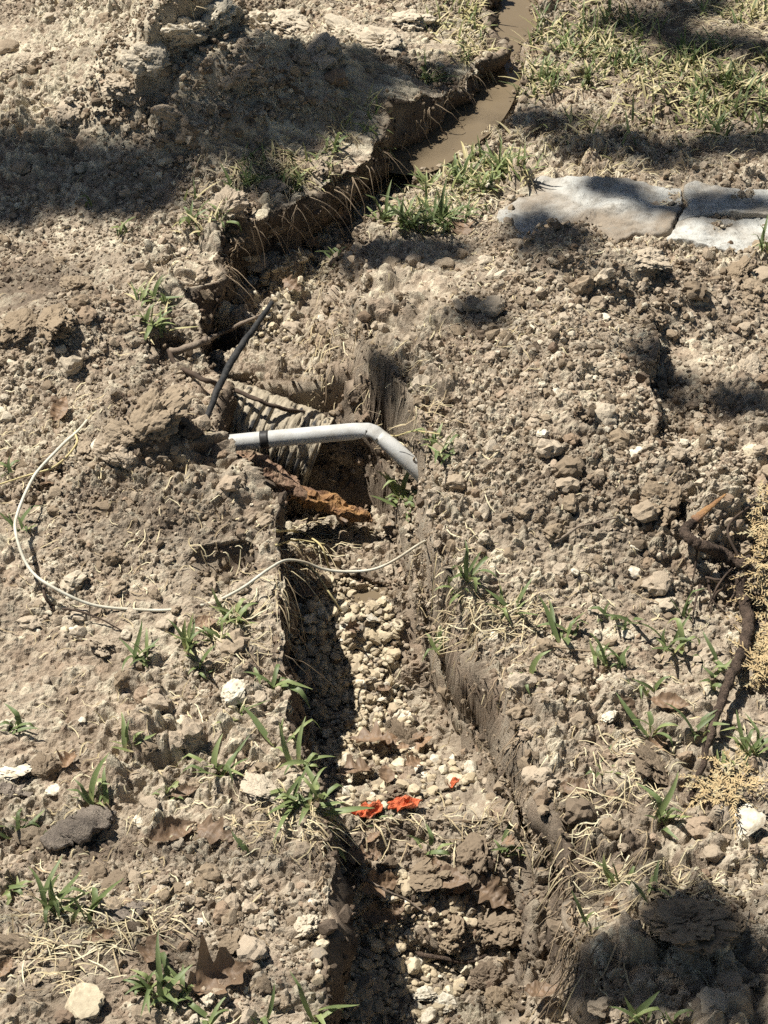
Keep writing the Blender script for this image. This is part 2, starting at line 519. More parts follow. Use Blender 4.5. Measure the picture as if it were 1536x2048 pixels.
m_water, nt, b = new_mat('muddy_water')
n = noise_tex(nt, 14, 4, .6)
nt.links.new(mixc(nt, (.135, .103, .066), (.19, .147, .095), n), b.inputs['Base Color'])
b.inputs['Roughness'].default_value = .22
b.inputs['IOR'].default_value = 1.33
bump(nt, b, noise_tex(nt, 30, 2, .5), .12, .004)

m_slab, nt, b = new_mat('limestone_flag')
n1 = noise_tex(nt, 7, 5, .6)
n2 = noise_tex(nt, 55, 6, .7)
oi = nt.nodes.new('ShaderNodeObjectInfo')
sp = nt.nodes.new('ShaderNodeSeparateColor'); nt.links.new(oi.outputs['Color'], sp.inputs[0])
ma = nt.nodes.new('ShaderNodeMath'); ma.operation = 'ADD'; ma.use_clamp = True
nt.links.new(maprange(nt, n1, .40, .60, -.55, .6), ma.inputs[0]); nt.links.new(sp.outputs[0], ma.inputs[1])
c = mixc(nt, (.46, .455, .42), (.25, .205, .155), ma.outputs[0])
c = mixc(nt, c, (.24, .22, .185), maprange(nt, n2, .52, .68, 0, .8))
c = mixc(nt, c, (.12, .105, .09), maprange(nt, noise_tex(nt, 190, 4, .6), .62, .70, 0, .7))
nt.links.new(c, b.inputs['Base Color'])
b.inputs['Roughness'].default_value = .85
bump(nt, b, noise_tex(nt, 45, 6, .7), .8, .006)

m_drain, nt, b = new_mat('dusty_black_plastic')
hgt = node(nt, 'ShaderNodeAttribute', attribute_name='dust')
n = noise_tex(nt, 75, 5, .7)
ma = nt.nodes.new('ShaderNodeMath'); ma.operation = 'ADD'; ma.use_clamp = True
nt.links.new(hgt.outputs['Fac'], ma.inputs[0])
nt.links.new(maprange(nt, n, .35, .65, -.55, .55), ma.inputs[1])
c = mixc(nt, (.030, .031, .034), (.36, .305, .22), ma.outputs[0])
nt.links.new(c, b.inputs['Base Color'])
b.inputs['Roughness'].default_value = .7
bump(nt, b, noise_tex(nt, 300, 4, .7), .5, .002)

# ------------------------------------------------------------------ mesh helpers
def tag(o, label=None, cat=None, group=None, kind=None):
    if label: o['label'] = label
    if cat: o['category'] = cat
    if group: o['group'] = group
    if kind: o['kind'] = kind
    return o

def link(o, parent=None):
    COL.objects.link(o)
    if parent is not None:
        o.parent = parent
    return o

def empty(name, loc, rz=0.0):
    o = bpy.data.objects.new(name, None)
    o.location = loc
    o.rotation_euler = (0, 0, rz)
    o.empty_display_size = .02
    return link(o)

def mesh_obj(name, V, Fc, mat, parent=None, smooth=True, attrs=None, loc=None):
    """V in world coordinates; with loc, the object's origin stands there"""
    me = bpy.data.meshes.new(name)
    V = np.asarray(V, float)
    if loc is not None:
        V = V - np.asarray(loc)[None, :]
    me.from_pydata(V.tolist(), [], [tuple(int(i) for i in f) for f in Fc])
    if smooth:
        me.polygons.foreach_set('use_smooth', np.ones(len(me.polygons), bool))
    for k, v in (attrs or {}).items():
        a = me.attributes.new(k, 'FLOAT', 'POINT')
        a.data.foreach_set('value', np.asarray(v, np.float32))
    me.materials.append(mat)
    me.update()
    o = bpy.data.objects.new(name, me)
    if loc is not None:
        o.location = loc
    link(o, parent)
    if parent is not None and loc is None:
        o.matrix_parent_inverse = parent_inverse(parent)
    return o

def parent_inverse(p):
    return Matrix.LocRotScale(p.location, p.rotation_euler, p.scale).inverted()

def smooth_path(P, n):
    P = np.asarray(P, float)
    t = np.concatenate([[0], np.cumsum(np.linalg.norm(np.diff(P, axis=0), axis=1))])
    t /= t[-1]
    q = np.linspace(0, 1, n)
    out = np.empty((n, P.shape[1]))
    k = np.clip(np.searchsorted(t, q, side='right') - 1, 0, len(P) - 2)
    for j in range(n):
        i = k[j]
        p0, p1, p2, p3 = P[max(i - 1, 0)], P[i], P[i + 1], P[min(i + 2, len(P) - 1)]
        h = t[i + 1] - t[i]
        u = (q[j] - t[i]) / h
        m1 = (p2 - p0) / max(t[i + 1] - t[max(i - 1, 0)], 1e-9) * h
        m2 = (p3 - p1) / max(t[min(i + 2, len(P) - 1)] - t[i], 1e-9) * h
        out[j] = (2 * u**3 - 3 * u**2 + 1) * p1 + (u**3 - 2 * u**2 + u) * m1 + (-2 * u**3 + 3 * u**2) * p2 + (u**3 - u**2) * m2
    return out

def tube(P, R, seg=10, cap=True, squash=None, jitter=0.0, rnd=None):
    P = np.asarray(P, float)
    n = len(P)
    R = np.broadcast_to(np.asarray(R, float), (n,))
    T = np.gradient(P, axis=0)
    T /= np.linalg.norm(T, axis=1)[:, None] + 1e-12
    up = np.array([0, 0, 1.0]) if abs(T[0][2]) < .9 else np.array([1.0, 0, 0])
    u = np.cross(T[0], up); u /= np.linalg.norm(u)
    V, Fc = [], []
    ang = np.linspace(0, 2 * np.pi, seg, endpoint=False)
    for i in range(n):
        u = u - T[i] * np.dot(u, T[i]); u /= np.linalg.norm(u)
        w = np.cross(T[i], u)
        sq = 1.0 if squash is None else squash[i]
        rr = R[i] * (1 + (jitter * (rnd.random(seg) - .5) if jitter else 0))
        V.append(P[i] + (np.cos(ang) * rr)[:, None] * u + (np.sin(ang) * rr * sq)[:, None] * w)
    V = np.concatenate(V)
    for i in range(n - 1):
        for k in range(seg):
            a, b_ = i * seg + k, i * seg + (k + 1) % seg
            Fc.append((a, b_, b_ + seg, a + seg))
    if cap:
        Fc.append(tuple(range(seg))[::-1])
        Fc.append(tuple(range((n - 1) * seg, n * seg)))
    return V, Fc

def strip(P, W, N=None, fold=0.0):
    """a ribbon along P with widths W; fold lifts both edges into a V; P centre line"""
    P = np.asarray(P, float)
    n = len(P)
    T = np.gradient(P, axis=0)
    T /= np.linalg.norm(T, axis=1)[:, None] + 1e-12
    N = np.array([0, 0, 1.0]) if N is None else np.asarray(N, float)
    S = np.cross(T, N)
    S /= np.linalg.norm(S, axis=1)[:, None] + 1e-9
    U = np.cross(S, T)
    W = np.broadcast_to(np.asarray(W, float), (n,))[:, None]
    V = np.concatenate([P - S * W + U * W * fold, P, P + S * W + U * W * fold])
    Fc = []
    for i in range(n - 1):
        Fc.append((i, n + i, n + i + 1, i + 1))
        Fc.append((n + i, 2 * n + i, 2 * n + i + 1, n + i + 1))
    return V, Fc

class Pile:
    """collects many small shapes into one mesh"""
    def __init__(s): s.V, s.F, s.A, s.n = [], [], [], 0
    def add(s, V, Fc, hue=.5):
        s.V.append(np.asarray(V)); s.F += [tuple(i + s.n for i in f) for f in Fc]
        s.A.append(np.full(len(V), hue)); s.n += len(V)
    def build(s, name, mat, parent=None, loc=None, smooth=True):
        return mesh_obj(name, np.concatenate(s.V), s.F, mat, parent, smooth, {'hue': np.concatenate(s.A)}, loc)

# ------------------------------------------------------------------ ground: one sheet out to the horizon
nx, ny = len(AX), len(AY)
wallness = np.clip(np.gradient(BZ, AX, axis=1) ** 2 + np.gradient(BZ, AY, axis=0) ** 2, 0, 4)
wallness = sstep(.5, 2.0, wallness)
DX = wallness * .014 * fbm(GY * 24, BZ * 30, 91, 2)
DY = wallness * .010 * fbm(GX * 24, BZ * 30, 95, 2)
# turf lips lean out over the cut
xl_ = GX - (np.interp(GY, Ly, Lx) + 0.013 * (1 + 1.6 * sstep(2.25, 2.4, GY)) * fbm(GX * 13, GY * 13, 3, 3))
lip = sstep(-.05, .002, xl_) * (1 - sstep(.003, .017, xl_))
lipk = .010 + .012 * sstep(2.25, 2.4, GY)
lipk = lipk * np.clip(.8 + 1.2 * fbm(GX * 22, GY * 22, 911, 2), .1, 1.6)
DX = DX + lip * lipk + NX * DZ
DY = DY - lip * lipk * .5 * sstep(2.25, 2.4, GY) + NY * DZ
verts = np.stack([GX + DX, GY + DY, GZ], -1).reshape(-1, 3).astype(np.float32)
me = bpy.data.meshes.new('ground')
me.vertices.add(nx * ny)
me.vertices.foreach_set('co', verts.ravel())
I = (np.arange(ny - 1)[:, None] * nx + np.arange(nx - 1)[None, :]).ravel()
quads = np.stack([I, I + 1, I + 1 + nx, I + nx], -1).astype(np.int32)
me.loops.add(quads.size)
me.loops.foreach_set('vertex_index', quads.ravel())
me.polygons.add(len(quads))
me.polygons.foreach_set('loop_start', np.arange(0, quads.size, 4, dtype=np.int32))
me.polygons.foreach_set('use_smooth', (steep[:-1, :-1] > .25).ravel())
me.update(calc_edges=True)
# darker earth: damp topsoil, fresh spoil, cut walls; left wall also painted with shade
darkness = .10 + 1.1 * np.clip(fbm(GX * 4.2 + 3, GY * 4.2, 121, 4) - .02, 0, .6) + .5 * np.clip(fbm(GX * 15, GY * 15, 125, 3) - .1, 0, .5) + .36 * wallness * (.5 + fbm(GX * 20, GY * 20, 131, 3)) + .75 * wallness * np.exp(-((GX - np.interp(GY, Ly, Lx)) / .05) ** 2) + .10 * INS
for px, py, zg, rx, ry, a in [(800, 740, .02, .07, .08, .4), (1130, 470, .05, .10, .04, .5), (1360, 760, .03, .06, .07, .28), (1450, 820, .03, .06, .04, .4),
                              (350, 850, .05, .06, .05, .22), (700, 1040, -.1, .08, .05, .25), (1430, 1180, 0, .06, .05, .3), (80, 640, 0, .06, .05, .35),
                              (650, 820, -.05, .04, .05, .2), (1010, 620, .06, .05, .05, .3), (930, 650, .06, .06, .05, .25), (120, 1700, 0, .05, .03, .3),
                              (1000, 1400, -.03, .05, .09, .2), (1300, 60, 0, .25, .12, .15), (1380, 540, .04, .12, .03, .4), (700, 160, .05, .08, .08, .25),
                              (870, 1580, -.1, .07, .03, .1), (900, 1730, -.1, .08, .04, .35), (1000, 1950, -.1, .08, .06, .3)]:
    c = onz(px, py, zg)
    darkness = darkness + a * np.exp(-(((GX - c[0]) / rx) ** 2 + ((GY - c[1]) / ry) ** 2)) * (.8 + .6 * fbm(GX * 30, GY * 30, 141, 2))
c_ = onz(330, 70, .1)
IDS = IDS * (1 - steep) + .5 * steep
IDS = IDS + .22 * np.exp(-(((GX - c_[0]) / .42) ** 2 + ((GY - c_[1]) / .30) ** 2))
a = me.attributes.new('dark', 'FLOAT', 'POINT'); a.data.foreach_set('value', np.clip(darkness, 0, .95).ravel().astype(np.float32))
a = me.attributes.new('lump', 'FLOAT', 'POINT'); a.data.foreach_set('value', IDS.ravel().astype(np.float32))
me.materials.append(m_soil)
ground = link(bpy.data.objects.new('ground', me))
tag(ground, 'dug dry clay soil with a narrow trench running through it', None, None, 'structure')
DARKF = np.clip(darkness, 0, .95)

# muddy water lying in the far end of the trench
def water(name, poly, z, label):
    V = [onz(px, py, z) for px, py in poly]
    c = np.mean(V, axis=0)
    vs_, fs = [c], []
    ring = smooth_path(V + [V[0]], 60)[:-1]
    for r_ in np.linspace(.12, 1, 9):
        vs_ += [c + (p - c) * r_ for p in ring]
    n = len(ring)
    fs += [(0, 1 + k, 1 + (k + 1) % n) for k in range(n)]
    for q in range(8):
        fs += [(1 + q * n + k, 1 + (q + 1) * n + k, 1 + (q + 1) * n + (k + 1) % n, 1 + q * n + (k + 1) % n) for k in range(n)]
    o = mesh_obj(name, vs_, fs, m_water)
    return tag(o, label, None, None, 'structure')
water('muddy_water', [(700, 330), (760, 290), (800, 230), (870, 180), (920, 120), (950, 60), (960, 0), (980, -90), (1080, -90), (1090, 0), (1070, 60), (1045, 150), (1005, 240), (920, 310), (840, 350)], -.040, 'smooth brown muddy water in the far end of the trench')
water('muddy_water', [(690, 1165), (730, 1125), (800, 1130), (840, 1170), (810, 1215), (720, 1210)], float(PUD[2]) - .011, 'small brown puddle at the head of the gravel in the trench')

# ------------------------------------------------------------------ lumps: shared shapes
def lump_mesh(name, seed, mat, sub=3, amp=.35, freq=1.6, flat=.75, facet=.0):
    bm = bmesh.new()
    bmesh.ops.create_icosphere(bm, subdivisions=sub, radius=1.0)
    off = Vector((seed * 3.1, seed * 1.7, -seed * 2.3))
    rr = random.Random(seed)
    planes = [(Vector((rr.gauss(0, 1), rr.gauss(0, 1), rr.gauss(0, 1))).normalized(), rr.uniform(.55, .85)) for _ in range(7)]
    for v in bm.verts:
        p = v.co.copy()
        k = 1 + amp * mnoise.fractal(p * freq + off, .9, 2.1, 4)
        if amp > .3:
            k += .15 * mnoise.noise(p * 5.1 + off) + .10 * mnoise.noise(p * 11 + off)
            dd_, _pp = mnoise.voronoi(p * 4.5 + off)
            k += .13 * (min(dd_[1] - dd_[0], .3) - .2)
            if sub > 3:
                k += .10 * mnoise.fractal(p * 9 + off, .6, 2.2, 5)
        p = p * k
        for nrm, dd in planes:
            e = p.dot(nrm) - dd
            if e > 0:
                p -= nrm * e * facet
        v.co = Vector((p.x, p.y, p.z * flat))
    me = bpy.data.meshes.new(name)
    bm.to_mesh(me); bm.free()
    me.polygons.foreach_set('use_smooth', np.zeros(len(me.polygons), bool))
    me.materials.append(mat)
    return me

CRUMB = [lump_mesh('soil_crumb', 10 + i, m_crumb, 2, .6, 1.5, .75, .8) for i in range(10)]
GRAV = [lump_mesh('gravel_stone', 40 + i, m_gravel, 2, .30, 1.3, .72, .95) for i in range(8)]
CLOD = [lump_mesh('soil_clod', 70 + i, m_clod, 3, .5, 1.5, .8, .45) for i in range(12)]
BIGCLOD = [lump_mesh('soil_clod', 170 + i, m_clod, 5, .55, 1.4, .8, .5) for i in range(6)]
STONE = [lump_mesh('limestone_pebble', 90 + i, m_stone, 3, .30, 1.3, .72, .92) for i in range(10)]
BIGSTONE = [lump_mesh('limestone_stone', 120 + i, m_stone, 4, .34, 1.3, .72, .92) for i in range(6)]

def scatter(name, meshes, P, S, tint, label, cat=None):
    """many small lumps as one object: points that carry the instances"""
    n = len(P)
    me = bpy.data.meshes.new(name)
    me.vertices.add(n)
    me.vertices.foreach_set('co', np.asarray(P, np.float32).ravel())
    def att(k, typ, v, field='value'):
        a_ = me.attributes.new(k, typ, 'POINT')
        a_.data.foreach_set(field, v)
    att('rot', 'FLOAT_VECTOR', (RNG.random((n, 3)) * np.array([.9, .9, 6.283])).astype(np.float32).ravel(), 'vector')
    sc3 = np.asarray(S)[:, None] * (.7 + .6 * RNG.random((n, 3)))
    att('scl', 'FLOAT_VECTOR', sc3.astype(np.float32).ravel(), 'vector')
    att('tint', 'FLOAT', np.asarray(tint, np.float32))
    att('rnd', 'FLOAT', RNG.random(n).astype(np.float32))
    att('pick', 'INT', RNG.integers(0, len(meshes), n).astype(np.int32))
    o = link(bpy.data.objects.new(name, me))
    coll = bpy.data.collections.new(name + '_shapes')
    for m_ in meshes:
        coll.objects.link(bpy.data.objects.new(m_.name, m_))
    ng = bpy.data.node_groups.new(name, 'GeometryNodeTree')
    ng.interface.new_socket('Geometry', in_out='INPUT', socket_type='NodeSocketGeometry')
    ng.interface.new_socket('Geometry', in_out='OUTPUT', socket_type='NodeSocketGeometry')
    N, L_ = ng.nodes, ng.links
    gi, go = N.new('NodeGroupInput'), N.new('NodeGroupOutput')
    iop = N.new('GeometryNodeInstanceOnPoints')
    ci = N.new('GeometryNodeCollectionInfo')
    ci.inputs['Collection'].default_value = coll
    ci.inputs['Separate Children'].default_value = True
    ci.inputs['Reset Children'].default_value = True
    iop.inputs['Pick Instance'].default_value = True
    def named(k, typ):
        q = N.new('GeometryNodeInputNamedAttribute')
        q.data_type = typ
        q.inputs['Name'].default_value = k
        return [s for s in q.outputs if s.name == 'Attribute' and s.enabled][0]
    L_.new(gi.outputs[0], iop.inputs['Points'])
    L_.new(ci.outputs[0], iop.inputs['Instance'])
    L_.new(named('pick', 'INT'), iop.inputs['Instance Index'])
    e2r = N.new('FunctionNodeEulerToRotation')
    L_.new(named('rot', 'FLOAT_VECTOR'), e2r.inputs[0])
    L_.new(e2r.outputs[0], iop.inputs['Rotation'])
    L_.new(named('scl', 'FLOAT_VECTOR'), iop.inputs['Scale'])
    L_.new(iop.outputs[0], go.inputs[0])
    md = o.modifiers.new('scatter', 'NODES')
    md.node_group = ng
    return tag(o, label, cat, None, 'stuff')

# crumbs of earth over the banks and heaps
def rand_view(n, m=60):
    """points spread evenly over the patch of ground round the view"""
    y = 1.05 + 2.45 * RNG.random(n)
    x = (RNG.random(n) * 2 - 1) * .78
    return x, y
n = 190000
x, y = rand_view(n)
ins = bil(INS, x, y)
patch = fbm(x * 6, y * 6, 301, 3)
hp = onz(1080, 760, .06)
heap = np.exp(-(((x - hp[0]) / .36) ** 2 + ((y - hp[1]) / .32) ** 2))
keep = RNG.random(n) < np.clip(.30 + patch * 1.9 + .35 * heap, .04, 1) * (1 - .55 * ins)
x, y, heap = x[keep], y[keep], heap[keep]
size = .0013 * (RNG.random(len(x)) + .012) ** -.42
size = np.clip(size, .0014, .0078) * (1 + .15 * heap)
z = H(x, y) + size * .08
dk = bil(DARKF, x, y)
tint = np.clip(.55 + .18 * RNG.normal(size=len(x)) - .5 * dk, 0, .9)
# and over the cut walls, where the steep faces need their own
W_ = np.nonzero((steep.ravel() > .35) & (np.abs(verts[:, 0]) < .68) & (verts[:, 1] > 1.05) & (verts[:, 1] < 3.4))[0]
W_ = RNG.choice(W_, 15000)
sw = np.clip(.0016 * (RNG.random(15000) + .012) ** -.42, .0018, .010)
Pw = verts[W_] + RNG.normal(size=(15000, 3)) * np.array([.0015, .0015, .006])
Pc = np.vstack([np.stack([x, y, z], -1), Pw])
size = np.concatenate([size, sw])
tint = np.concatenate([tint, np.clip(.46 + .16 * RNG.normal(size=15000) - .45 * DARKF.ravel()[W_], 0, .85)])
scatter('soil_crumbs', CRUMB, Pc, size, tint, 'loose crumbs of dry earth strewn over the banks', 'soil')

# gravel on the trench floor
def floor_points(n, zones):
    out = []
    for px, py, rx, ry, k in zones:
        for _ in range(int(n * k)):
            r_, t_ = math.sqrt(RNG.random()), RNG.random() * 6.283
            out.append((px + rx * r_ * math.cos(t_), py + ry * r_ * math.sin(t_)))
    return out
GRAVEL_ZONES = [(690, 1270, 110, 110, .36), (650, 1430, 80, 110, .22), (760, 1430, 70, 70, .08), (800, 1900, 160, 150, .26),
                (700, 1950, 70, 110, .10), (760, 1800, 90, 60, .06), (560, 520, 110, 70, .09), (800, 1560, 150, 70, .09), (540, 640, 60, 60, .03)]
pts = np.array([at(px, py) for px, py in floor_points(2600, GRAVEL_ZONES)])
size = np.clip(.0027 * (RNG.random(len(pts)) + .02) ** -.38, .0022, .0092)
order = np.argsort(-size)
big = order[:300]
rest = order[300:]
P = pts.copy(); P[:, 2] += size * .35
scatter('gravel', GRAV, P[rest], size[rest], np.clip(.46 + .18 * RNG.normal(size=len(rest)), .05, .9), 'fine pale limestone gravel on the trench floor', 'gravel')
def lump(name, meshes, p, s, tint, rnd=None, sink=.3, flat=1.0, rz=None):
    o = bpy.data.objects.new(name, random.choice(meshes))
    sx, sy, sz = s * random.uniform(.85, 1.2), s * random.uniform(.8, 1.1), s * random.uniform(.75, 1.05) * flat
    o.scale = (sx, sy, sz)
    o.location = (p[0], p[1], p[2] + sz * (.75 - sink * 1.5) * .75)
    o.rotation_euler = (random.uniform(-.5, .5), random.uniform(-.5, .5), random.uniform(0, 6.28) if rz is None else rz)
    o.color = (tint, random.random() if rnd is None else rnd, 0, 1)
    return link(o)
for i in big:
    upper = pts[i][1] > 2.5
    lower = pts[i][1] < 1.72
    o = lump('limestone_pebble', STONE, pts[i], size[i] * 1.0, float(np.clip(RNG.normal(.50, .18), .08, .9)), sink=.22)
    if upper:
        tag(o, 'cream limestone pebble among the stones in the upper trench', 'pebble', 'pebbles in the upper trench')
    elif lower:
        tag(o, 'cream limestone pebble on the near trench floor below the brown leaves', 'pebble', 'pebbles on the near trench floor')
    else:
        tag(o, 'cream limestone pebble in the gravel of the middle trench', 'pebble', 'pebbles in the middle trench gravel')

# loose clods on the banks, the largest of the crumbs
k = 0
while k < 290:
    px, py = random.uniform(-20, 1556), random.uniform(-10, 2060)
    p = at(px, py)
    if float(bil(INS, p[0], p[1])) > .25: continue
    if py < 500 and px > 700 and random.random() < .9: continue
    right = p[0] > float(np.interp(p[1], Ry, Rx))
    if not right and random.random() < .25: continue
    s = .006 + .010 * random.random() ** 2.2
    d = float(bil(DARKF, p[0], p[1]))
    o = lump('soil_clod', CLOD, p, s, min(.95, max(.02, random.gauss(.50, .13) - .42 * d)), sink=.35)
    if right and p[1] > 2.05:
        tag(o, 'small crumbly clod on the spoil heap right of the trench', 'clod', 'small clods on the right spoil heap')
    elif right:
        tag(o, 'small crumbly clod on the grassy bank right of the trench', 'clod', 'small clods on the right grassy bank')
    elif p[1] > 2.3:
        tag(o, 'small crumbly clod on the far bank left of the trench', 'clod', 'small clods on the far left bank')
    else:
        tag(o, 'small crumbly clod on the near bank left of the trench', 'clod', 'small clods on the near left bank')
    k += 1

# ------------------------------------------------------------------ clods and stones one can point at
def sized(px, py, wpx):
    p = at(px, py)
    dist = math.hypot(p[0], p[1], CAM_H - p[2])
    return p, wpx * dist / F * .5

CLODS = [  # px, py, width px, tint, flat, label
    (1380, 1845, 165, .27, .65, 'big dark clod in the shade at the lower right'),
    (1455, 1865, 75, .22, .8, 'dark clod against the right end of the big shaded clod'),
    (308, 832, 120, .33, .85, 'large broken clay block at the left end of the white pipe'),
    (262, 866, 70, .36, .8, 'brown clay lump left of the broken clay block by the pipe'),
    (225, 900, 85, .45, .8, 'rounded tan clod in the row running left from the clay block'),
    (175, 905, 60, .40, .8, 'smaller clod at the left end of the row by the white cable'),
    (255, 920, 70, .48, .7, 'flat-topped clod below the row beside the clay block'),
    (105, 645, 85, .30, .8, 'brown hollow-sided clod on the far left bank'),
    (40, 650, 70, .28, .8, 'dark clod at the left edge beside the hollow-sided clod'),
    (150, 575, 60, .33, .7, 'dark rounded clod on the far left bank above the hollow-sided clod'),
    (375, 70, 90, .78, .9, 'pale chalky block on top of the far left heap'),
    (430, 30, 80, .85, .9, 'pale smooth chalk block at the top edge of the far heap'),
    (300, 120, 80, .72, .8, 'pale lump at the left end of the overhanging far heap'),
    (520, 60, 90, .70, .8, 'cracked pale lump right of the chalk block on the far heap'),
    (700, 70, 80, .72, .8, 'rough pale lump beside the far trench mouth'),
    (470, 478, 70, .22, .9, 'dark lump fallen at the left foot of the far bank'),
    (545, 452, 60, .26, .9, 'dark lump under the middle of the far bank'),
    (610, 420, 66, .24, .9, 'dark lump under the right part of the far bank'),
    (680, 375, 56, .28, .9, 'brown lump near the head of the muddy water'),
    (455, 415, 70, .50, .8, 'tan sod lump on the corner of the far bank lip'),
    (540, 378, 66, .46, .8, 'tan sod lump on the middle of the far bank lip'),
    (625, 345, 60, .46, .8, 'tan sod lump near the right end of the far bank lip'),
    (575, 55, 105, .66, .9, 'big cracked lump in the middle of the far heap top'),
    (650, 105, 85, .60, .9, 'rounded lump on the shaded shoulder of the far heap'),
    (765, 90, 90, .66, .9, 'pale broken lump right at the far trench mouth'),
    (815, 45, 70, .70, .8, 'pale lump above the muddy water at the top edge'),
    (480, 150, 70, .50, .8, 'brown lump in the hollow below the overhanging far heap'),
    (245, 175, 75, .55, .8, 'tan lump at the left foot of the far heap'),
    (140, 225, 60, .52, .8, 'tan clod on the sunny slope of the far left bank'),
    (330, 225, 55, .48, .8, 'brown clod between the two tree shadows'),
    (60, 130, 60, .58, .8, 'tan clod near the top left corner'),
    (210, 40, 38, .25, .8, 'dark knob of earth near the top left corner'),
    (90, 1540, 62, .20, .9, 'dark crumbly clod beside the rust-brown leaf on the near left bank'),
    (230, 1770, 70, .14, .8, 'black crumbly clod under the flat dark bark on the left'),
    (195, 1745, 45, .16, .8, 'small black clod touching the black crumbly clod'),
    (410, 1770, 46, .24, .7, 'grey-brown clod on the bare tan lip of the trench'),
    (460, 1895, 66, .22, .8, 'dark clod right above the big curled brown leaf'),
    (30, 1905, 90, .18, .7, 'dark clod at the left edge above the pale boulder'),
    (610, 1860, 66, .70, .8, 'pale rounded clod on the very lip of the near trench'),
    (525, 1580, 92, .66, .6, 'wide tan clod beside the tufted trench lip'),
    (1310, 1530, 85, .16, .6, 'dark flat clod between grass blades on the right bank'),
    (1490, 1200, 60, .25, .8, 'brown clod under the thick root at the right edge'),
    (1330, 1000, 105, .26, .7, 'dark undercut clod left of the torn root tip'),
    (1110, 1065, 48, .30, .8, 'dark knob on the right bank below the spoil heap'),
    (870, 1745, 92, .20, .7, 'black clod in the trench above the two brown leaves'),
    (950, 1720, 96, .15, .85, 'black rounded lump against the right trench wall'),
    (1000, 1850, 108, .18, .9, 'large dark stone-like lump low on the right trench wall'),
    (900, 1875, 86, .26, .7, 'brown sloping lump left of the large dark lump in the trench'),
    (975, 1960, 62, .08, 1.0, 'small black block in the gravel at the bottom of the trench'),
    (1010, 2010, 92, .28, .7, 'brown lump at the bottom edge inside the trench'),
    (790, 1590, 60, .12, .7, 'black lump beside the orange-red scraps'),
    (810, 1480, 70, .14, .8, 'black lump above the pale stones in the middle trench'),
    (520, 515, 85, .46, .7, 'flat tan block among the stones of the upper trench'),
    (470, 600, 70, .26, .8, 'dark lump on the left side of the upper trench'),
    (430, 625, 60, .40, .8, 'brown lump at the foot of the upper trench lip'),
    (590, 660, 50, .5, .8, 'tan lump under the tip of the black stick'),
    (915, 965, 48, .40, .8, 'tan clod on the right bank where the white pipe goes in'),
    (1240, 880, 55, .30, .8, 'brown clod under the scarp of the right spoil heap'),
    (1210, 830, 50, .62, .8, 'tan clod on the edge of the scarp of the right heap'),
    (1370, 540, 60, .22, .8, 'dark clod in front of the white flagstone'),
    (1290, 520, 70, .58, .7, 'tan clod on the low ridge before the flagstones'),
    (1475, 545, 60, .30, .8, 'brown clod at the right end of the ridge before the flagstones'),
    (1510, 590, 80, .33, .7, 'broad brown clod at the right edge below the flagstones'),
    (1500, 740, 60, .55, .7, 'tan clod at the right edge of the spoil heap'),
    (890, 530, 45, .40, .8, 'clod on the crest of the right spoil heap'),
    (975, 525, 40, .62, .8, 'pale clod on the crest of the right spoil heap'),
    (450, 1290, 50, .5, .7, 'tan clod among the grass by the gravelly trench lip'),
    (205, 1290, 70, .48, .6, 'low brown clod below the dark shadow strip on the left bank'),
    (60, 1245, 48, .52, .7, 'tan clod under the loop of the white cable'),
]
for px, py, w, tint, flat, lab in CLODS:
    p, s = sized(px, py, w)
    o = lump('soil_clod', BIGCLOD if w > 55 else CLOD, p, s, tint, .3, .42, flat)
    tag(o, lab, 'clod')

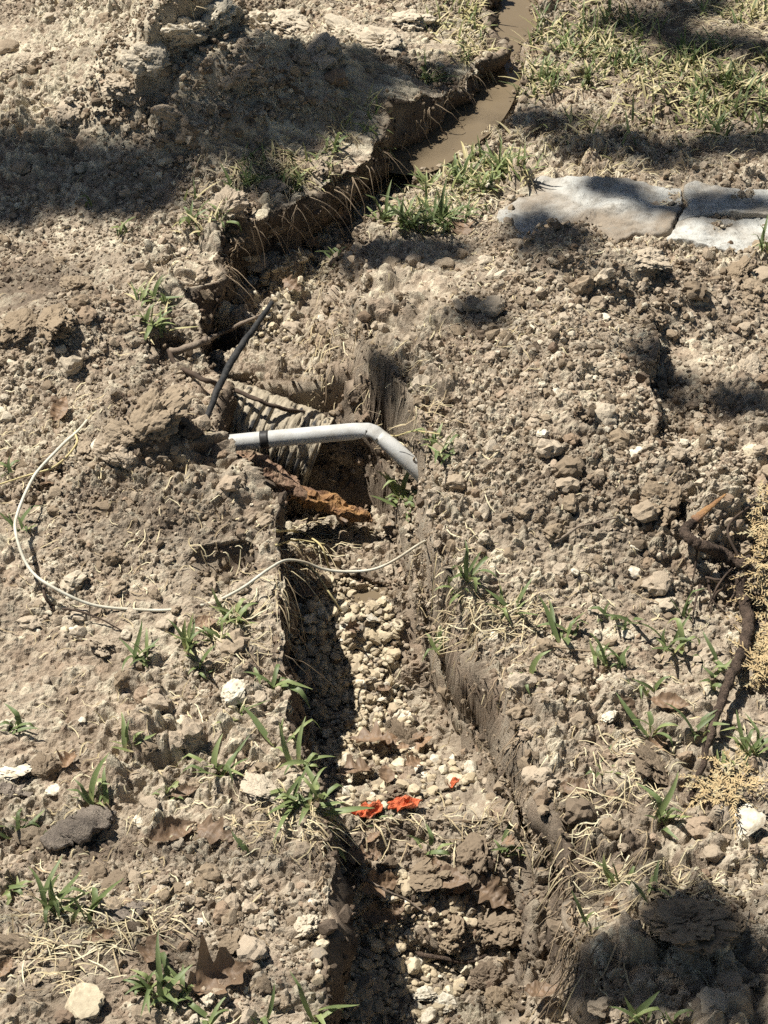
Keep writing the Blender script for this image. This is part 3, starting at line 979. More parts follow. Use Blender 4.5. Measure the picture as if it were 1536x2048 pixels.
STONES = [
    (155, 1263, 46, .92, .6, 'white flat stone on the left bank below the cable loop'),
    (468, 1388, 66, .97, .6, 'large white stone at the foot of a grass tuft by the trench'),
    (362, 1440, 28, .75, .9, 'round grey-white pebble left of the white stone'),
    (165, 1440, 20, .9, .8, 'tiny white pebble in the middle of the near left bank'),
    (440, 1183, 16, 1.0, 1, 'round bright white pebble touching the cable'),
    (75, 1262, 16, .95, .8, 'small white pebble left of the flat white stone'),
    (25, 1540, 80, .95, .6, 'long white stone at the left edge'),
    (275, 1645, 44, .95, .6, 'white stone beside the flat dark bark'),
    (105, 1582, 36, .88, .7, 'whitish stone beneath the dark crumbly clod'),
    (170, 2010, 100, .62, .9, 'big pale boulder half buried at the bottom left'),
    (400, 1845, 26, .92, .6, 'small oval white stone on the near left bank'),
    (625, 1805, 24, .95, .8, 'white pebble on the edge of the trench lip'),
    (30, 925, 20, .8, .7, 'pale pebble beside the grass at the left edge'),
    (195, 890, 36, .92, .8, 'white stone set in the row of clods'),
    (1490, 1645, 84, .93, .6, 'white topped stone in the right bank near the edge'),
    (1375, 1780, 34, .95, .7, 'white pebble just above the big shaded clod'),
    (985, 1273, 40, .95, .6, 'white stone in the straw on the right bank'),
    (1255, 1270, 36, .95, .7, 'white stone between two grass shoots on the right bank'),
    (1150, 1145, 30, .94, .8, 'white stone on the open right bank'),
    (1270, 1145, 34, .88, .8, 'cream stone under the thick root'),
    (1275, 1095, 32, .86, .8, 'cream stone upper neighbour of the one under the thick root'),
    (1220, 1430, 54, .96, .5, 'flat chalky white stone on the right bank by a brown leaf'),
    (1085, 868, 30, .96, .9, 'bright white stone on the right spoil heap'),
    (1215, 860, 16, 1.0, 1, 'small round white pebble on the right spoil heap'),
    (1270, 905, 36, .95, .6, 'flat white stone below the scarp'),
    (993, 706, 20, .98, .9, 'round white pebble high on the right spoil heap'),
    (730, 633, 20, 1.0, .9, 'round white pebble above the dug hole'),
    (1112, 785, 30, .9, .8, 'pale angular stone on the middle of the spoil heap'),
    (1210, 635, 30, .9, .8, 'pale stone near the top of the spoil heap'),
    (1500, 900, 40, .72, .8, 'yellowish stone at the right edge'),
    (910, 1560, 36, .72, .9, 'yellow rounded stone above a small orange-red scrap'),
    (870, 1520, 30, .9, .7, 'pale stone under the right trench wall'),
    (848, 1550, 26, .92, .8, 'white stone left of the yellow rounded stone'),
    (760, 1400, 30, .97, .8, 'white stone at the edge of the trench shadow'),
    (800, 1440, 50, .97, .7, 'bright white lump of stone in the middle trench'),
    (690, 1250, 46, .97, .7, 'bright white stone on the gravel below the cable'),
    (688, 1280, 34, .97, .8, 'second bright stone on the gravel, under a brown leaf'),
    (820, 1870, 28, .8, .8, 'oval cream pebble near the trench shadow'),
    (850, 1990, 60, .96, .8, 'large whitish stone at the bottom of the trench'),
    (890, 2005, 62, .88, .8, 'large cream stone beside the whitish one at the bottom of the trench'),
    (905, 1860, 40, .68, .6, 'yellow stone lying on the brown sloping lump'),
    (745, 1810, 36, .97, .7, 'white stone below the brown leaf in the near trench'),
    (825, 1770, 26, .97, .8, 'small white stone between the two brown leaves in the trench'),
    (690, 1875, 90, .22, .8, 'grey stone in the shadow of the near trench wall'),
    (450, 540, 40, .62, .8, 'rounded tan stone at the left of the upper trench'),
    (505, 560, 30, .9, .8, 'white stone in the upper trench'),
    (560, 480, 22, .95, .8, 'little white stone in the upper trench shade'),
    (500, 510, 60, .48, .7, 'tan angular stone in the upper trench'),
    (640, 640, 30, .85, .8, 'cream stone at the end of the grey twig'),
    (980, 370, 26, .85, 1, 'pale stone standing in the grass by the flagstone'),
]
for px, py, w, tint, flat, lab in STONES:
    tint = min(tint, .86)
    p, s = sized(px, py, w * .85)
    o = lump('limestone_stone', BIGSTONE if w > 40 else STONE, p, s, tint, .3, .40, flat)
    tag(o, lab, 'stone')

# ------------------------------------------------------------------ flagstones
def flagstone(poly, z, th, tint, label, seed):
    ring = np.array([onz(px, py, z) for px, py in poly])
    n = 160
    P = np.vstack([ring, ring[:1]])
    t = np.concatenate([[0], np.cumsum(np.linalg.norm(np.diff(P, axis=0), axis=1))]); t /= t[-1]
    q = np.linspace(0, 1, n, endpoint=False)
    ring = np.stack([np.interp(q, t, P[:, i]) for i in range(3)], -1)
    c = ring.mean(0)
    for k in range(n):
        d = (ring[k] - c); d /= np.linalg.norm(d)
        ring[k] += d * (.008 * mnoise.fractal(Vector(ring[k] * 22 + seed), .7, 2, 5))
    V, Fc = [], []
    levels = [(r_, 0.) for r_ in np.linspace(0, .97, 30)] + [(.988, -.0012), (.998, -.005), (1.004, -th * .5), (.985, -th)]
    for r_, dz in levels:
        for k in range(n):
            p = c + (ring[k] - c) * r_
            p = p.copy()
            if dz > -.004:
                f_ = mnoise.fractal(Vector((p[0] * 9, p[1] * 14, seed)), .8, 2.1, 6)
                p[2] += .0060 * f_ + .0040 * math.floor(f_ * 3.0) / 3.0
            p[2] += dz
            V.append(p)
    for l in range(len(levels) - 1):
        for k in range(n):
            Fc.append((l * n + k, (l + 1) * n + k, (l + 1) * n + (k + 1) % n, l * n + (k + 1) % n))
    o = mesh_obj('flagstone', V, Fc, m_slab, None, True, None, c)
    o.color = (tint, 0, 0, 1)
    return tag(o, label, 'flagstone', 'flagstones at the upper right')
ZF = ZBED - .003
flagstone([(992, 432), (1058, 362), (1078, 348), (1200, 356), (1362, 371), (1372, 400), (1352, 432), (1345, 452), (1325, 470), (1275, 468), (1180, 500), (1060, 490), (1000, 455)],
          ZF, .035, .55, 'earth-stained brown flagstone with a broken left end', 3.0)
flagstone([(1368, 370), (1385, 366), (1560, 378), (1700, 385), (1720, 420), (1540, 424), (1400, 428), (1362, 434), (1378, 402)],
          ZF + .003, .035, .14, 'white upper flagstone at the right edge', 7.0)
flagstone([(1358, 442), (1400, 436), (1540, 432), (1720, 428), (1730, 520), (1540, 508), (1470, 500), (1400, 490), (1335, 478)],
          ZF + .001, .035, .10, 'white lower flagstone at the right edge above grass blades', 12.0)

# ------------------------------------------------------------------ pipes, cable, roots and sticks
def gpath(pts, n, lift=0.0):
    """a path laid on the ground: picture points, optional lift in metres as a third number"""
    P = []
    for q in pts:
        p = at(q[0], q[1]).copy()
        l = q[2] if len(q) > 2 else lift
        d = ray(q[0], q[1])
        p = p - d / abs(d[2]) * l
        P.append(p)
    return smooth_path(P, n)

# white plastic pipe across the hole: (px, py, height)
pr = .0100
pp = [onz(404, 892, -.006), onz(520, 880, .004), onz(640, 869, .012), onz(736, 860, .018), onz(749, 864, .017), onz(760, 873, .013), onz(800, 908, .0), onz(850, 955, -.022), onz(895, 1005, -.05)]
path = np.vstack([smooth_path(pp[:4], 60), smooth_path(pp[3:6], 22)[1:], smooth_path(pp[5:], 26)[1:]])
nP = len(path)
rad = np.full(nP, pr)
sq = np.ones(nP)
kd = np.linalg.norm(path - pp[4][None, :], axis=1)
kk = np.exp(-(kd / .016) ** 2)
sq = 1 - .50 * kk
rad = pr * (1 + .10 * kk)
# thick wall with an open broken left end
V1, F1 = tube(path, rad, 20, False, sq)
inner = path[:14]
V2, F2 = tube(inner, rad[:14] * .82, 20, False, sq[:14])
jag = RNG.random(20) * .006
for k in range(20):
    d = path[0] - path[1]; d = d / np.linalg.norm(d)
    V1[k] += d * jag[k]; V2[k] += d * jag[k]
V = np.vstack([V1, V2]); o2 = len(V1)
Fc = F1 + [tuple(i + o2 for i in f)[::-1] for f in F2] + [(k, o2 + k, o2 + (k + 1) % 20, (k + 1) % 20) for k in range(20)]
root = empty('plastic_pipe', path[0])
tag(root, 'thin white plastic pipe with a kink, spanning the dug hole', 'pipe')
mesh_obj('pipe_wall', V, Fc, m_pvc, root)
i0 = int(np.argmin(np.linalg.norm(path - onz(520, 880, .004), axis=1)))
bp = smooth_path([path[i0], path[i0 + 3]], 5)
V, Fc = tube(bp, pr * 1.05, 20)
mesh_obj('dark_band', V, Fc, m_band, root)['label'] = 'black band round the pipe'  # plain black ring, a little wider than the pipe

# black corrugated drain pipe, dusty, half buried behind the white pipe
a0, a1 = onz(372, 815, -.074), onz(640, 912, -.112)
ax = smooth_path([a0, (a0 + a1) / 2 + np.array([0, 0, .004]), a1], 240)
s_ = np.linspace(0, np.linalg.norm(a1 - a0), 240)
rib = np.clip(.5 + .9 * np.sin(s_ / .0112 * 2 * np.pi), 0, 1)
V1, F1 = tube(ax, .0455 + .0036 * rib, 48, False)
V2, F2 = tube(ax[-60:], np.full(60, .039), 48, False)
ofs = len(V1)
Fc = F1 + [tuple(i + ofs for i in f)[::-1] for f in F2] + [((239) * 48 + k, (239) * 48 + (k + 1) % 48, ofs + 59 * 48 + (k + 1) % 48, ofs + 59 * 48 + k) for k in range(48)]
V = np.vstack([V1, V2])
cen = np.repeat(ax, 48, axis=0)
up = (V1[:, 2] - cen[:, 2]) / .046
nz = np.array([mnoise.fractal(Vector(v * 48), .7, 2.1, 5) for v in V1])
fill = sstep(-.14, .16, nz + .35 * np.clip(up, -1, 1) - .20 + .25 * sstep(.55, 1, 1 - np.repeat(s_, 48) / s_[-1]) )
rad_ = np.linalg.norm(V1 - cen, axis=1)
V1 = cen + (V1 - cen) / rad_[:, None] * (rad_ * (1 - fill) + fill * (.0492 + .0035 * nz))[:, None]
V[:len(V1)] = V1
dust = .8 * fill + .55 + .45 * np.clip(up, -.9, 1) - .75 * np.repeat(rib, 48) * (1 - fill)
dust = np.concatenate([dust, np.full(len(V2), .1)])
o = mesh_obj('drain_pipe', V, Fc, m_drain, None, True, {'dust': dust}, a0)
tag(o, 'black corrugated drain pipe caked with dust behind the white pipe', 'pipe')

# white cable
cab = [(172, 842, .004), (150, 868, .012), (100, 912, .024), (58, 972, .034), (33, 1030, .036), (29, 1075, .034), (50, 1122, .028), (100, 1172, .020), (180, 1208, .009), (265, 1220, .0015),
       (350, 1218, .0), (430, 1202, .003), (490, 1172, .014), (535, 1138, .020)]
P = []
for c in cab:
    d = ray(c[0], c[1])
    P.append(at(c[0], c[1]) - d / abs(d[2]) * c[2])
P += [onz(572, 1118, .014), onz(605, 1121, .006), onz(645, 1138, -.006), onz(692, 1147, -.012), onz(742, 1142, -.010), onz(792, 1121, -.002), onz(836, 1094, .012), onz(862, 1082, .006)]
path = smooth_path(P, 220)
for i in range(220):
    v = Vector(path[i] * 16)
    path[i] += np.array([mnoise.noise(v), mnoise.noise(v + Vector((4, 1, 8))), .6 * mnoise.noise(v + Vector((9, 7, 2)))]) * .0055
V, Fc = tube(path, np.linspace(.0019, .0015, 220), 10)
o = mesh_obj('cable', V, Fc, m_wire, None, True, None, path[0])
tag(o, 'white cable looping over the left bank and across the trench', 'cable')

def rough_tube(name, path, radii, mat, seg=9, parent=None, jit=.3, loc=None, wob=.15):
    path = np.array(path)
    rr = np.array(radii, float)
    for i in range(len(path)):
        v = Vector(path[i] * 60)
        path[i] += np.array([mnoise.noise(v), mnoise.noise(v + Vector((9, 3, 1))), mnoise.noise(v + Vector((2, 7, 5)))]) * rr[i] * wob * 2
    V, Fc = tube(path, rr, seg, True, None, jit, RNG)
    return mesh_obj(name, V, Fc, mat, parent, True, None, loc)

# black leaning stick
P = smooth_path([onz(410, 848, .03), onz(430, 792, .045), onz(462, 725, .055), (onz(500, 668, .06)), onz(544, 605, .06)], 40)
o = rough_tube('stick', P, np.interp(np.linspace(0, 1, 40), [0, .5, 1], [.0036, .0044, .0030]), m_blackstick, 10, None, .2, P[0])
tag(o, 'black stick leaning over the drain pipe', 'stick')
# grey twig crossing under it
P = gpath([(340, 702, .012), (395, 688, .016), (440, 668, .018), (490, 645, .02), (538, 622, .016)], 50)
o = rough_tube('twig', P, np.interp(np.linspace(0, 1, 50), [0, .5, 1], [.0048, .0036, .0022]), m_twig, 8, None, .35, P[0], .4)
tag(o, 'grey-brown twig lying behind the black stick', 'twig')
# thin dark strand that snakes down to the drain pipe
P = gpath([(338, 700), (352, 728), (385, 748), (420, 765), (450, 776, .042), (485, 786, .048), (520, 802, .05), (550, 812, .05), (590, 822, .042), (640, 832, .02)], 90, .012)
o = rough_tube('thin_strand', P, np.linspace(.0034, .0024, 90), m_darkroot, 7, None, .3, P[0], .5)
tag(o, 'thin dark wavy strand running from the bank over the drain pipe', 'root')
# root with bark and torn orange wood, across the bottom of the hole
q0, q1, q2, q3, q4 = onz(478, 905, -.04), onz(530, 950, -.055), onz(585, 988, -.075), onz(660, 1008, -.09), onz(745, 1045, -.10)
root = empty('broken_root', q2)
tag(root, 'thick brown root with torn orange wood at the bottom of the hole', 'root')
P = smooth_path([q0, q1, q2], 40)
V, Fc = tube(P, np.interp(np.linspace(0, 1, 40), [0, .3, 1], [.014, .020, .021]), 24, True, np.full(40, .6))
def gnarl(V, k, fx=40, fy=110):
    for i in range(len(V)):
        v = Vector((V[i][0] * fx, V[i][1] * fy, V[i][2] * fy))
        V[i] += np.array([mnoise.fractal(v, .8, 2, 4), mnoise.fractal(v + Vector((5, 2, 8)), .8, 2, 4), mnoise.fractal(v + Vector((1, 9, 3)), .8, 2, 4)]) * k
gnarl(V, .005)
mesh_obj('bark', V, Fc, m_rootbrown, root, False)
P = smooth_path([q2 + (q1 - q2) * .15, q3, q4], 50)
V, Fc = tube(P, np.interp(np.linspace(0, 1, 50), [0, .4, .8, 1], [.012, .015, .010, .003]), 24, True, np.full(50, .55), 0, RNG)
for i in range(len(V)):
    v = Vector((V[i][0] * 40, V[i][1] * 120, V[i][2] * 120))
    V[i] += np.array([mnoise.fractal(v, .8, 2, 4), mnoise.fractal(v + Vector((5, 2, 8)), .8, 2, 4), mnoise.fractal(v + Vector((1, 9, 3)), .8, 2, 4)]) * .006
mesh_obj('torn_wood', V, Fc, m_rust, root, False)['label'] = 'rust-orange torn wood'
P = smooth_path([onz(505, 918, -.02), onz(560, 955, -.035), onz(612, 992, -.055)], 30)
V, Fc = tube(P, np.interp(np.linspace(0, 1, 30), [0, .4, 1], [.006, .009, .007]), 16, True, np.full(30, .6))
gnarl(V, .0035)
mesh_obj('bark_strip', V, Fc, m_rootbrown, root, False)

# thick gnarled root and long stick near the right edge
root = empty('gnarled_root', at(1410, 1090))
tag(root, 'dark gnarled root with an orange torn tip near the right edge', 'root')
P = gpath([(1386, 1038, .014), (1368, 1062, .016), (1385, 1082, .016), (1415, 1100, .014), (1450, 1112, .012), (1485, 1122, .008), (1500, 1135, .0)], 70)
rough_tube('root_body', P, np.interp(np.linspace(0, 1, 70), [0, .2, .6, 1], [.0052, .006, .006, .008]), m_bark, 10, root, .5, None, .5)
P = gpath([(1388, 1040, .014), (1415, 1018, .014), (1452, 988, .010)], 20)
V, Fc = tube(P, np.linspace(.0055, .0010, 20), 10, True, np.full(20, .5), .3, RNG)
mesh_obj('torn_tip', V, Fc, m_rust, root)['label'] = 'orange torn wood at the tip'
for pts_ in ([(1395, 1100, .006), (1390, 1140, .006), (1385, 1160, .002)], [(1480, 1120, .008), (1455, 1060, .012), (1490, 1020, .008), (1530, 1000, .004)], [(1480, 1130, .006), (1510, 1125, .01), (1545, 1118, .006)],
             [(1415, 1150, .004), (1425, 1200, .008), (1450, 1225, .004)], [(1400, 1170, .004), (1390, 1210, .008), (1385, 1240, .004)], [(1440, 1150, .004), (1470, 1180, .01), (1450, 1215, .004)],
             [(1410, 1155, .01), (1440, 1160, .012), (1470, 1150, .01)], [(1455, 1170, .01), (1430, 1190, .008), (1420, 1230, .004)], [(1470, 1130, .01), (1440, 1165, .014), (1415, 1215, .004)]):
    P = gpath(pts_, 16)
    rough_tube('rootlet', P, np.linspace(.0018, .0008, 16), m_darkroot, 5, root, .3)
P = gpath([(1478, 1152, .012), (1486, 1200, .016), (1496, 1262, .018), (1484, 1310, .020), (1452, 1380, .020), (1428, 1450, .018), (1405, 1530, .014), (1378, 1602, .004)], 90)
o = rough_tube('stick', P, np.interp(np.linspace(0, 1, 90), [0, .3, .7, 1], [.0062, .0064, .0044, .0026]), m_bark, 9, None, .35, P[0], .35)
tag(o, 'long brown stick lying down the right edge beside grass', 'stick')
# small twigs; the first two are dark strips standing in for shadow
for pts_, r_, mt, lab in [([(125, 1216, .01), (165, 1224, .012), (205, 1240, .006), (245, 1262, .001)], .0013, m_darkroot, 'thin dark strip standing in for a shadow under the cable loop on the left bank'),
                          ([(90, 1172, .006), (88, 1190, .012), (95, 1205, .004), (110, 1212, .0)], .0018, m_darkroot, 'short curled dark strip standing in for shade at the cable loop'),
                          ([(1110, 1085, .003), (1150, 1058, .008), (1190, 1045, .008), (1235, 1035, .003)], .0016, m_twig, 'thin twig on the right bank under the dark undercut clod'),
                          ([(705, 1745, .01), (770, 1780, .02), (820, 1805, .01), (870, 1840, .004)], .0016, m_twig, 'thin tan twig reaching over the leaves in the near trench'),
                          ([(835, 1905, .004), (880, 1915, .012), (930, 1925, .008), (975, 1910, .003)], .0026, m_bark, 'brown twig below the yellow stone in the near trench'),
                          ([(1190, 418, .009), (1212, 411, .010), (1228, 400, .011)], .0011, m_darkroot, 'small dark twig lying on the brown flagstone'),
                          ([(1085, 1290, .002), (1140, 1298, .006), (1210, 1305, .003)], .0012, m_rootlet, 'pale thin twig between grass shoots on the right bank')]:
    P = gpath(pts_, 30)
    o = rough_tube('twig', P, np.linspace(r_, r_ * .6, 30), mt, 6, None, .3, P[0], .5)
    tag(o, lab, 'twig')
# dry runners drooping over the cable and the head of the trench
for pts_, r_, lab in [([(548, 1062, .01), (600, 1066, .02), (645, 1095, .03), (662, 1150, .01)], .0018, 'yellow grass runner arching over the trench head above the cable'),
                      ([(552, 1090, .01), (600, 1080, .03), (650, 1088, .02)], .0014, 'short yellow grass runner below the torn orange wood'),
                      ([(580, 1118, .02), (625, 1140, .05), (655, 1180, .04), (682, 1222, .006)], .0017, 'pale runner hanging from the cable down to the gravel'),
                      ([(545, 1225, .004), (580, 1228, .02), (610, 1240, .03)], .0012, 'thin pale stem poking out of the left trench wall'),
                      ([(150, 862, .004), (152, 890, .012), (110, 932, .012), (50, 952, .01), (0, 968, .006)], .0016, 'thin tan runner crossing under the upper end of the cable'),
                      ([(755, 865, .03), (790, 872, .03), (830, 862, .02), (880, 868, .01)], .0012, 'dry stem sticking out behind the kink of the pipe')]:
    P = gpath(pts_, 40)
    o = rough_tube('grass_runner', P, np.linspace(r_, r_ * .6, 40), m_runner, 6, None, .2, P[0], .3)
    tag(o, lab, 'runner')
# flat dark bark pieces on the left
for pts_, r_, lab in [([(85, 1690, .004), (130, 1668, .008), (170, 1648, .01), (222, 1622, .006)], .017, 'flat dark piece of bark on the near left bank'),
                      ([(190, 1830, .003), (230, 1828, .006), (270, 1822, .006), (295, 1808, .003)], .009, 'dark brown chip of bark by the pale straw'),
                      ([(0, 1575, .002), (30, 1580, .005), (65, 1585, .002)], .009, 'brown chip of bark at the left edge')]:
    P = gpath(pts_, 34)
    nseg = 22
    V, Fc = tube(P, r_ * np.sin(np.linspace(.3, 2.85, 34)) ** .5 * (1 + .35 * (RNG.random(34) - .5)), nseg, True, np.full(34, .34), 0, RNG)
    for i in range(len(V)):
        v = Vector(V[i] * 90)
        V[i] += np.array([mnoise.fractal(v, .8, 2, 4), mnoise.fractal(v + Vector((5, 2, 8)), .8, 2, 4), mnoise.fractal(v + Vector((1, 9, 3)), .8, 2, 4)]) * .0042
    o = mesh_obj('bark_chip', V, Fc, m_chip, None, True, None, P[0])
    tag(o, lab, 'bark')

# ------------------------------------------------------------------ fallen leaves
def leaf_mesh(seed, lobes, ratio):
    rr = random.Random(seed)
    n, m = 56, 12
    curl, bend, tw = rr.uniform(.3, 1.7), rr.uniform(-.9, 1.1), rr.uniform(-.7, .7)
    V, Fc, hue = [], [], []
    ph = rr.uniform(0, 6)
    for i in range(n + 1):
        t_ = i / n
        t = t_ - .5
        env = math.sin(math.pi * t_ ** .85) * ratio
        for j in range(m + 1):
            c_ = 2 * j / m - 1
            sd = 1 if c_ > 0 else -1
            w = env * (1 + .34 * math.sin(t_ * math.pi * 2 * lobes + ph + sd * .4) * (1 if lobes else 0) + .22 * mnoise.noise(Vector((t_ * 9, sd * 3, seed))) + .12 * mnoise.noise(Vector((t_ * 26, sd * 7, seed)))) + .004
            y_ = c_ * w
            x_ = t + .10 * abs(c_) * env * math.sin(t_ * math.pi * 2 * lobes + ph)
            z_ = curl * y_ * y_ * 1.6 + bend * t * t * .5 + tw * t * y_ + .05 * mnoise.fractal(Vector((x_ * 6, y_ * 6, seed * 3)), .8, 2, 3) + .02 * abs(c_)
            V.append((x_, y_, z_))
            vein = j == m // 2 or ((t_ * 7 - abs(c_) * 1.1) % 1.0) < .13
            hue.append((1.35 if vein else 1.0) * (1 + .35 * mnoise.noise(Vector((x_ * 4, y_ * 4, seed + 40)))))
    for i in range(n):
        for j in range(m):
            a_ = i * (m + 1) + j
            Fc.append((a_, a_ + 1, a_ + m + 2, a_ + m + 1))
    # stalk
    k0 = len(V)
    for i in range(5):
        x_ = -.5 - .05 * i
        V += [(x_, -.008, bend * .12), (x_, .008, bend * .12), (x_, 0, bend * .12 + .014)]
    for i in range(4):
        for j in range(3):
            a_, b_ = k0 + i * 3 + j, k0 + i * 3 + (j + 1) % 3
            Fc.append((a_, b_, b_ + 3, a_ + 3))
    me = bpy.data.meshes.new('fallen_leaf')
    V = np.array(V); V[:, 2] -= V[:, 2].min()
    me.from_pydata(V.tolist(), [], Fc)
    me.polygons.foreach_set('use_smooth', np.ones(len(me.polygons), bool))
    a_ = me.attributes.new('hue', 'FLOAT', 'POINT'); a_.data.foreach_set('value', np.array(hue + [1.2] * (len(V) - len(hue)), np.float32))
    me.materials.append(m_leaf)
    return me
LEAF = [leaf_mesh(i, [0, 2.5, 3, 0, 3.5][i % 5], [.24, .30, .34, .28, .26][i % 5]) for i in range(10)]
LEAVES = [  # px, py, length px, heading deg, hue, label
    (345, 1672, 105, 60, .62, 'brown lobed leaf, left one of the pair beside the near trench'),
    (430, 1672, 95, -10, .55, 'brown curled leaf, right one of the pair beside the near trench'),
    (438, 1962, 130, 5, .60, 'big curled reddish-brown leaf on the near left bank'),
    (205, 1878, 60, 20, .72, 'pinkish-brown leaf by the dark bark chip'),
    (305, 1905, 75, 70, .6, 'brown leaf standing behind a grass tuft at the lower left'),
    (140, 1527, 45, 80, .85, 'rust-brown leaf beside the dark crumbly clod'),
    (415, 1250, 48, 10, .7, 'small brown leaf at the foot of the grass on the left bank'),
    (372, 1590, 55, 60, .5, 'dull brown leaf under the wide tan clod'),
    (12, 1940, 50, 60, .7, 'brown leaf at the left edge beside a dark clod'),
    (100, 962, 55, -10, .6, 'brown leaf in the hollow inside the cable loop'),
    (122, 822, 60, 80, .75, 'tan leaf above the end of the white cable'),
    (742, 1497, 95, -40, .55, 'large brown leaf at the edge of the trench shadow'),
    (715, 1560, 75, 70, .5, 'dull brown leaf below the large one in the trench'),
    (720, 1722, 62, 10, .70, 'flat brown leaf by the near trench wall'),
    (760, 1770, 80, 20, .72, 'brown leaf on the stones left of the black clod in the trench'),
    (900, 1765, 85, -15, .5, 'brown leaf below the black rounded lump'),
    (985, 1790, 95, -35, .45, 'dark reddish leaf curling against the right trench wall'),
    (795, 1830, 55, 60, .55, 'reddish-brown folded leaf near the trench shadow'),
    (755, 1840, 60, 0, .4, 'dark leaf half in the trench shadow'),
    (1090, 2000, 80, 80, .45, 'brown leaf at the bottom of the right trench wall'),
    (1155, 1582, 70, 25, .55, 'brown leaf above the hanging straw on the right bank'),
    (1250, 1415, 60, -60, .5, 'narrow brown leaf beside the chalky white stone'),
    (1315, 1495, 48, 30, .7, 'reddish leaf among grass blades on the right bank'),
    (1340, 1412, 80, 0, .6, 'long brown leaf crossing below the shoots near the long stick'),
    (1225, 1812, 36, 10, .7, 'small brown leaf left of the big shaded clod'),
    (705, 1260, 34, 15, .55, 'small dark leaf on the bright gravel'),
    (765, 1390, 36, -10, .5, 'small brown leaf on white stones at the shadow edge'),
    (620, 1200, 44, 30, .42, 'dark leaf hanging by the left wall under the cable'),
    (925, 465, 70, 80, .55, 'brown leaf in the grass left of the flagstone'),
    (680, 430, 46, 10, .6, 'brown leaf in the upper trench'),
    (620, 490, 44, -40, .55, 'reddish leaf on the stones of the upper trench'),
    (640, 425, 40, 30, .5, 'dull leaf below the overhanging far turf'),
    (720, 395, 40, 20, .6, 'brown leaf near the head of the muddy water'),
    (590, 580, 50, -5, .6, 'pinkish leaf beyond the black stick'),
    (680, 1050, 60, 10, .45, 'dark reddish leaf in the bottom of the hole'),
    (720, 1035, 50, 35, .5, 'brown leaf under the torn orange wood'),
    (510, 915, 40, 20, .55, 'small brown leaf under the white pipe'),
]
for px, py, lp, hd, hue, lab in LEAVES:
    p, s = sized(px, py, lp)
    o = bpy.data.objects.new('fallen_leaf', random.choice(LEAF))
    o.scale = (2 * s,) * 3
    nrm = normal_at(p[0], p[1], .015)
    nrm = (nrm * .6 + Vector((0, -.25, .6))).normalized()
    q = nrm.to_track_quat('Z', 'Y')
    o.rotation_mode = 'QUATERNION'
    o.rotation_quaternion = q @ Euler((random.uniform(-.25, .25), random.uniform(-.25, .25), math.radians(hd)), 'XYZ').to_quaternion()
    o.location = Vector(p) + nrm * (.012 if float(bil(INS, p[0], p[1])) > .4 else .004)
    o.color = (hue * random.uniform(.85, 1.1), 0, 0, 1)
    tag(link(o), lab, 'leaf')

# torn bits of leaf strewn along the near trench
for k in range(16):
    px, py = random.uniform(700, 1020), random.choice([random.uniform(1480, 1600), random.uniform(1690, 1860)])
    p, s = sized(px, py, random.uniform(26, 52))
    if float(bil(INS, p[0], p[1])) < .5: continue
    o = bpy.data.objects.new('leaf_fragment', random.choice(LEAF))
    o.scale = (2 * s, 2.6 * s, 2 * s)
    o.location = (p[0], p[1], p[2] + .012)
    o.rotation_euler = (random.uniform(-.5, .5), random.uniform(-.5, .5), random.uniform(0, 6.28))
    o.color = (random.uniform(.3, .9), 0, 0, 1)
    tag(link(o), 'small reddish-brown leaf fragment among the near trench stones', 'leaf', 'leaf fragments in the near trench')

# orange-red scraps
for px, py, w, lab in [(735, 1630, 48, 'left one of the two torn orange-red scraps in the trench'),
                       (808, 1616, 56, 'right one of the two torn orange-red scraps in the trench'),
                       (906, 1576, 18, 'tiny orange-red scrap below the yellow rounded stone')]:
    p, s = sized(px, py, w)
    rr = random.Random(px)
    V, Fc = [], []
    nr, ns = 5, 22
    for i in range(nr):
        for k in range(ns):
            a_ = 2 * math.pi * k / ns
            r_ = s * i / (nr - 1) * (1 + (.45 if i == nr - 1 else .25) * mnoise.noise(Vector((math.cos(a_) * 2.2, math.sin(a_) * 2.2, px))) + (.3 * (rr.random() - .5) if i == nr - 1 else 0))
            x_, y_ = r_ * math.cos(a_) * 1.25, r_ * math.sin(a_) * .75 + r_ * math.cos(a_) * .3
            V.append((p[0] + x_, p[1] + y_, float(H(p[0] + x_, p[1] + y_)) * .5 + (p[2] + .003) * .5 + .008 + .011 * mnoise.noise(Vector((x_ * 150, y_ * 150, px)))))
    nV = len(V)
    V += [(v[0], v[1], v[2] - .0015) for v in V]
    for i in range(nr - 1):
        for k in range(ns):
            a_, b_ = i * ns + k, i * ns + (k + 1) % ns
            Fc.append((a_, a_ + ns, b_ + ns, b_)); Fc.append((nV + a_, nV + b_, nV + b_ + ns, nV + a_ + ns))
    e0 = (nr - 1) * ns
    Fc += [(e0 + k, nV + e0 + k, nV + e0 + (k + 1) % ns, e0 + (k + 1) % ns) for k in range(ns)]
    o = mesh_obj('orange_scrap', V, Fc, m_orange, None, False, None, p)
    tag(o, lab, 'scrap')

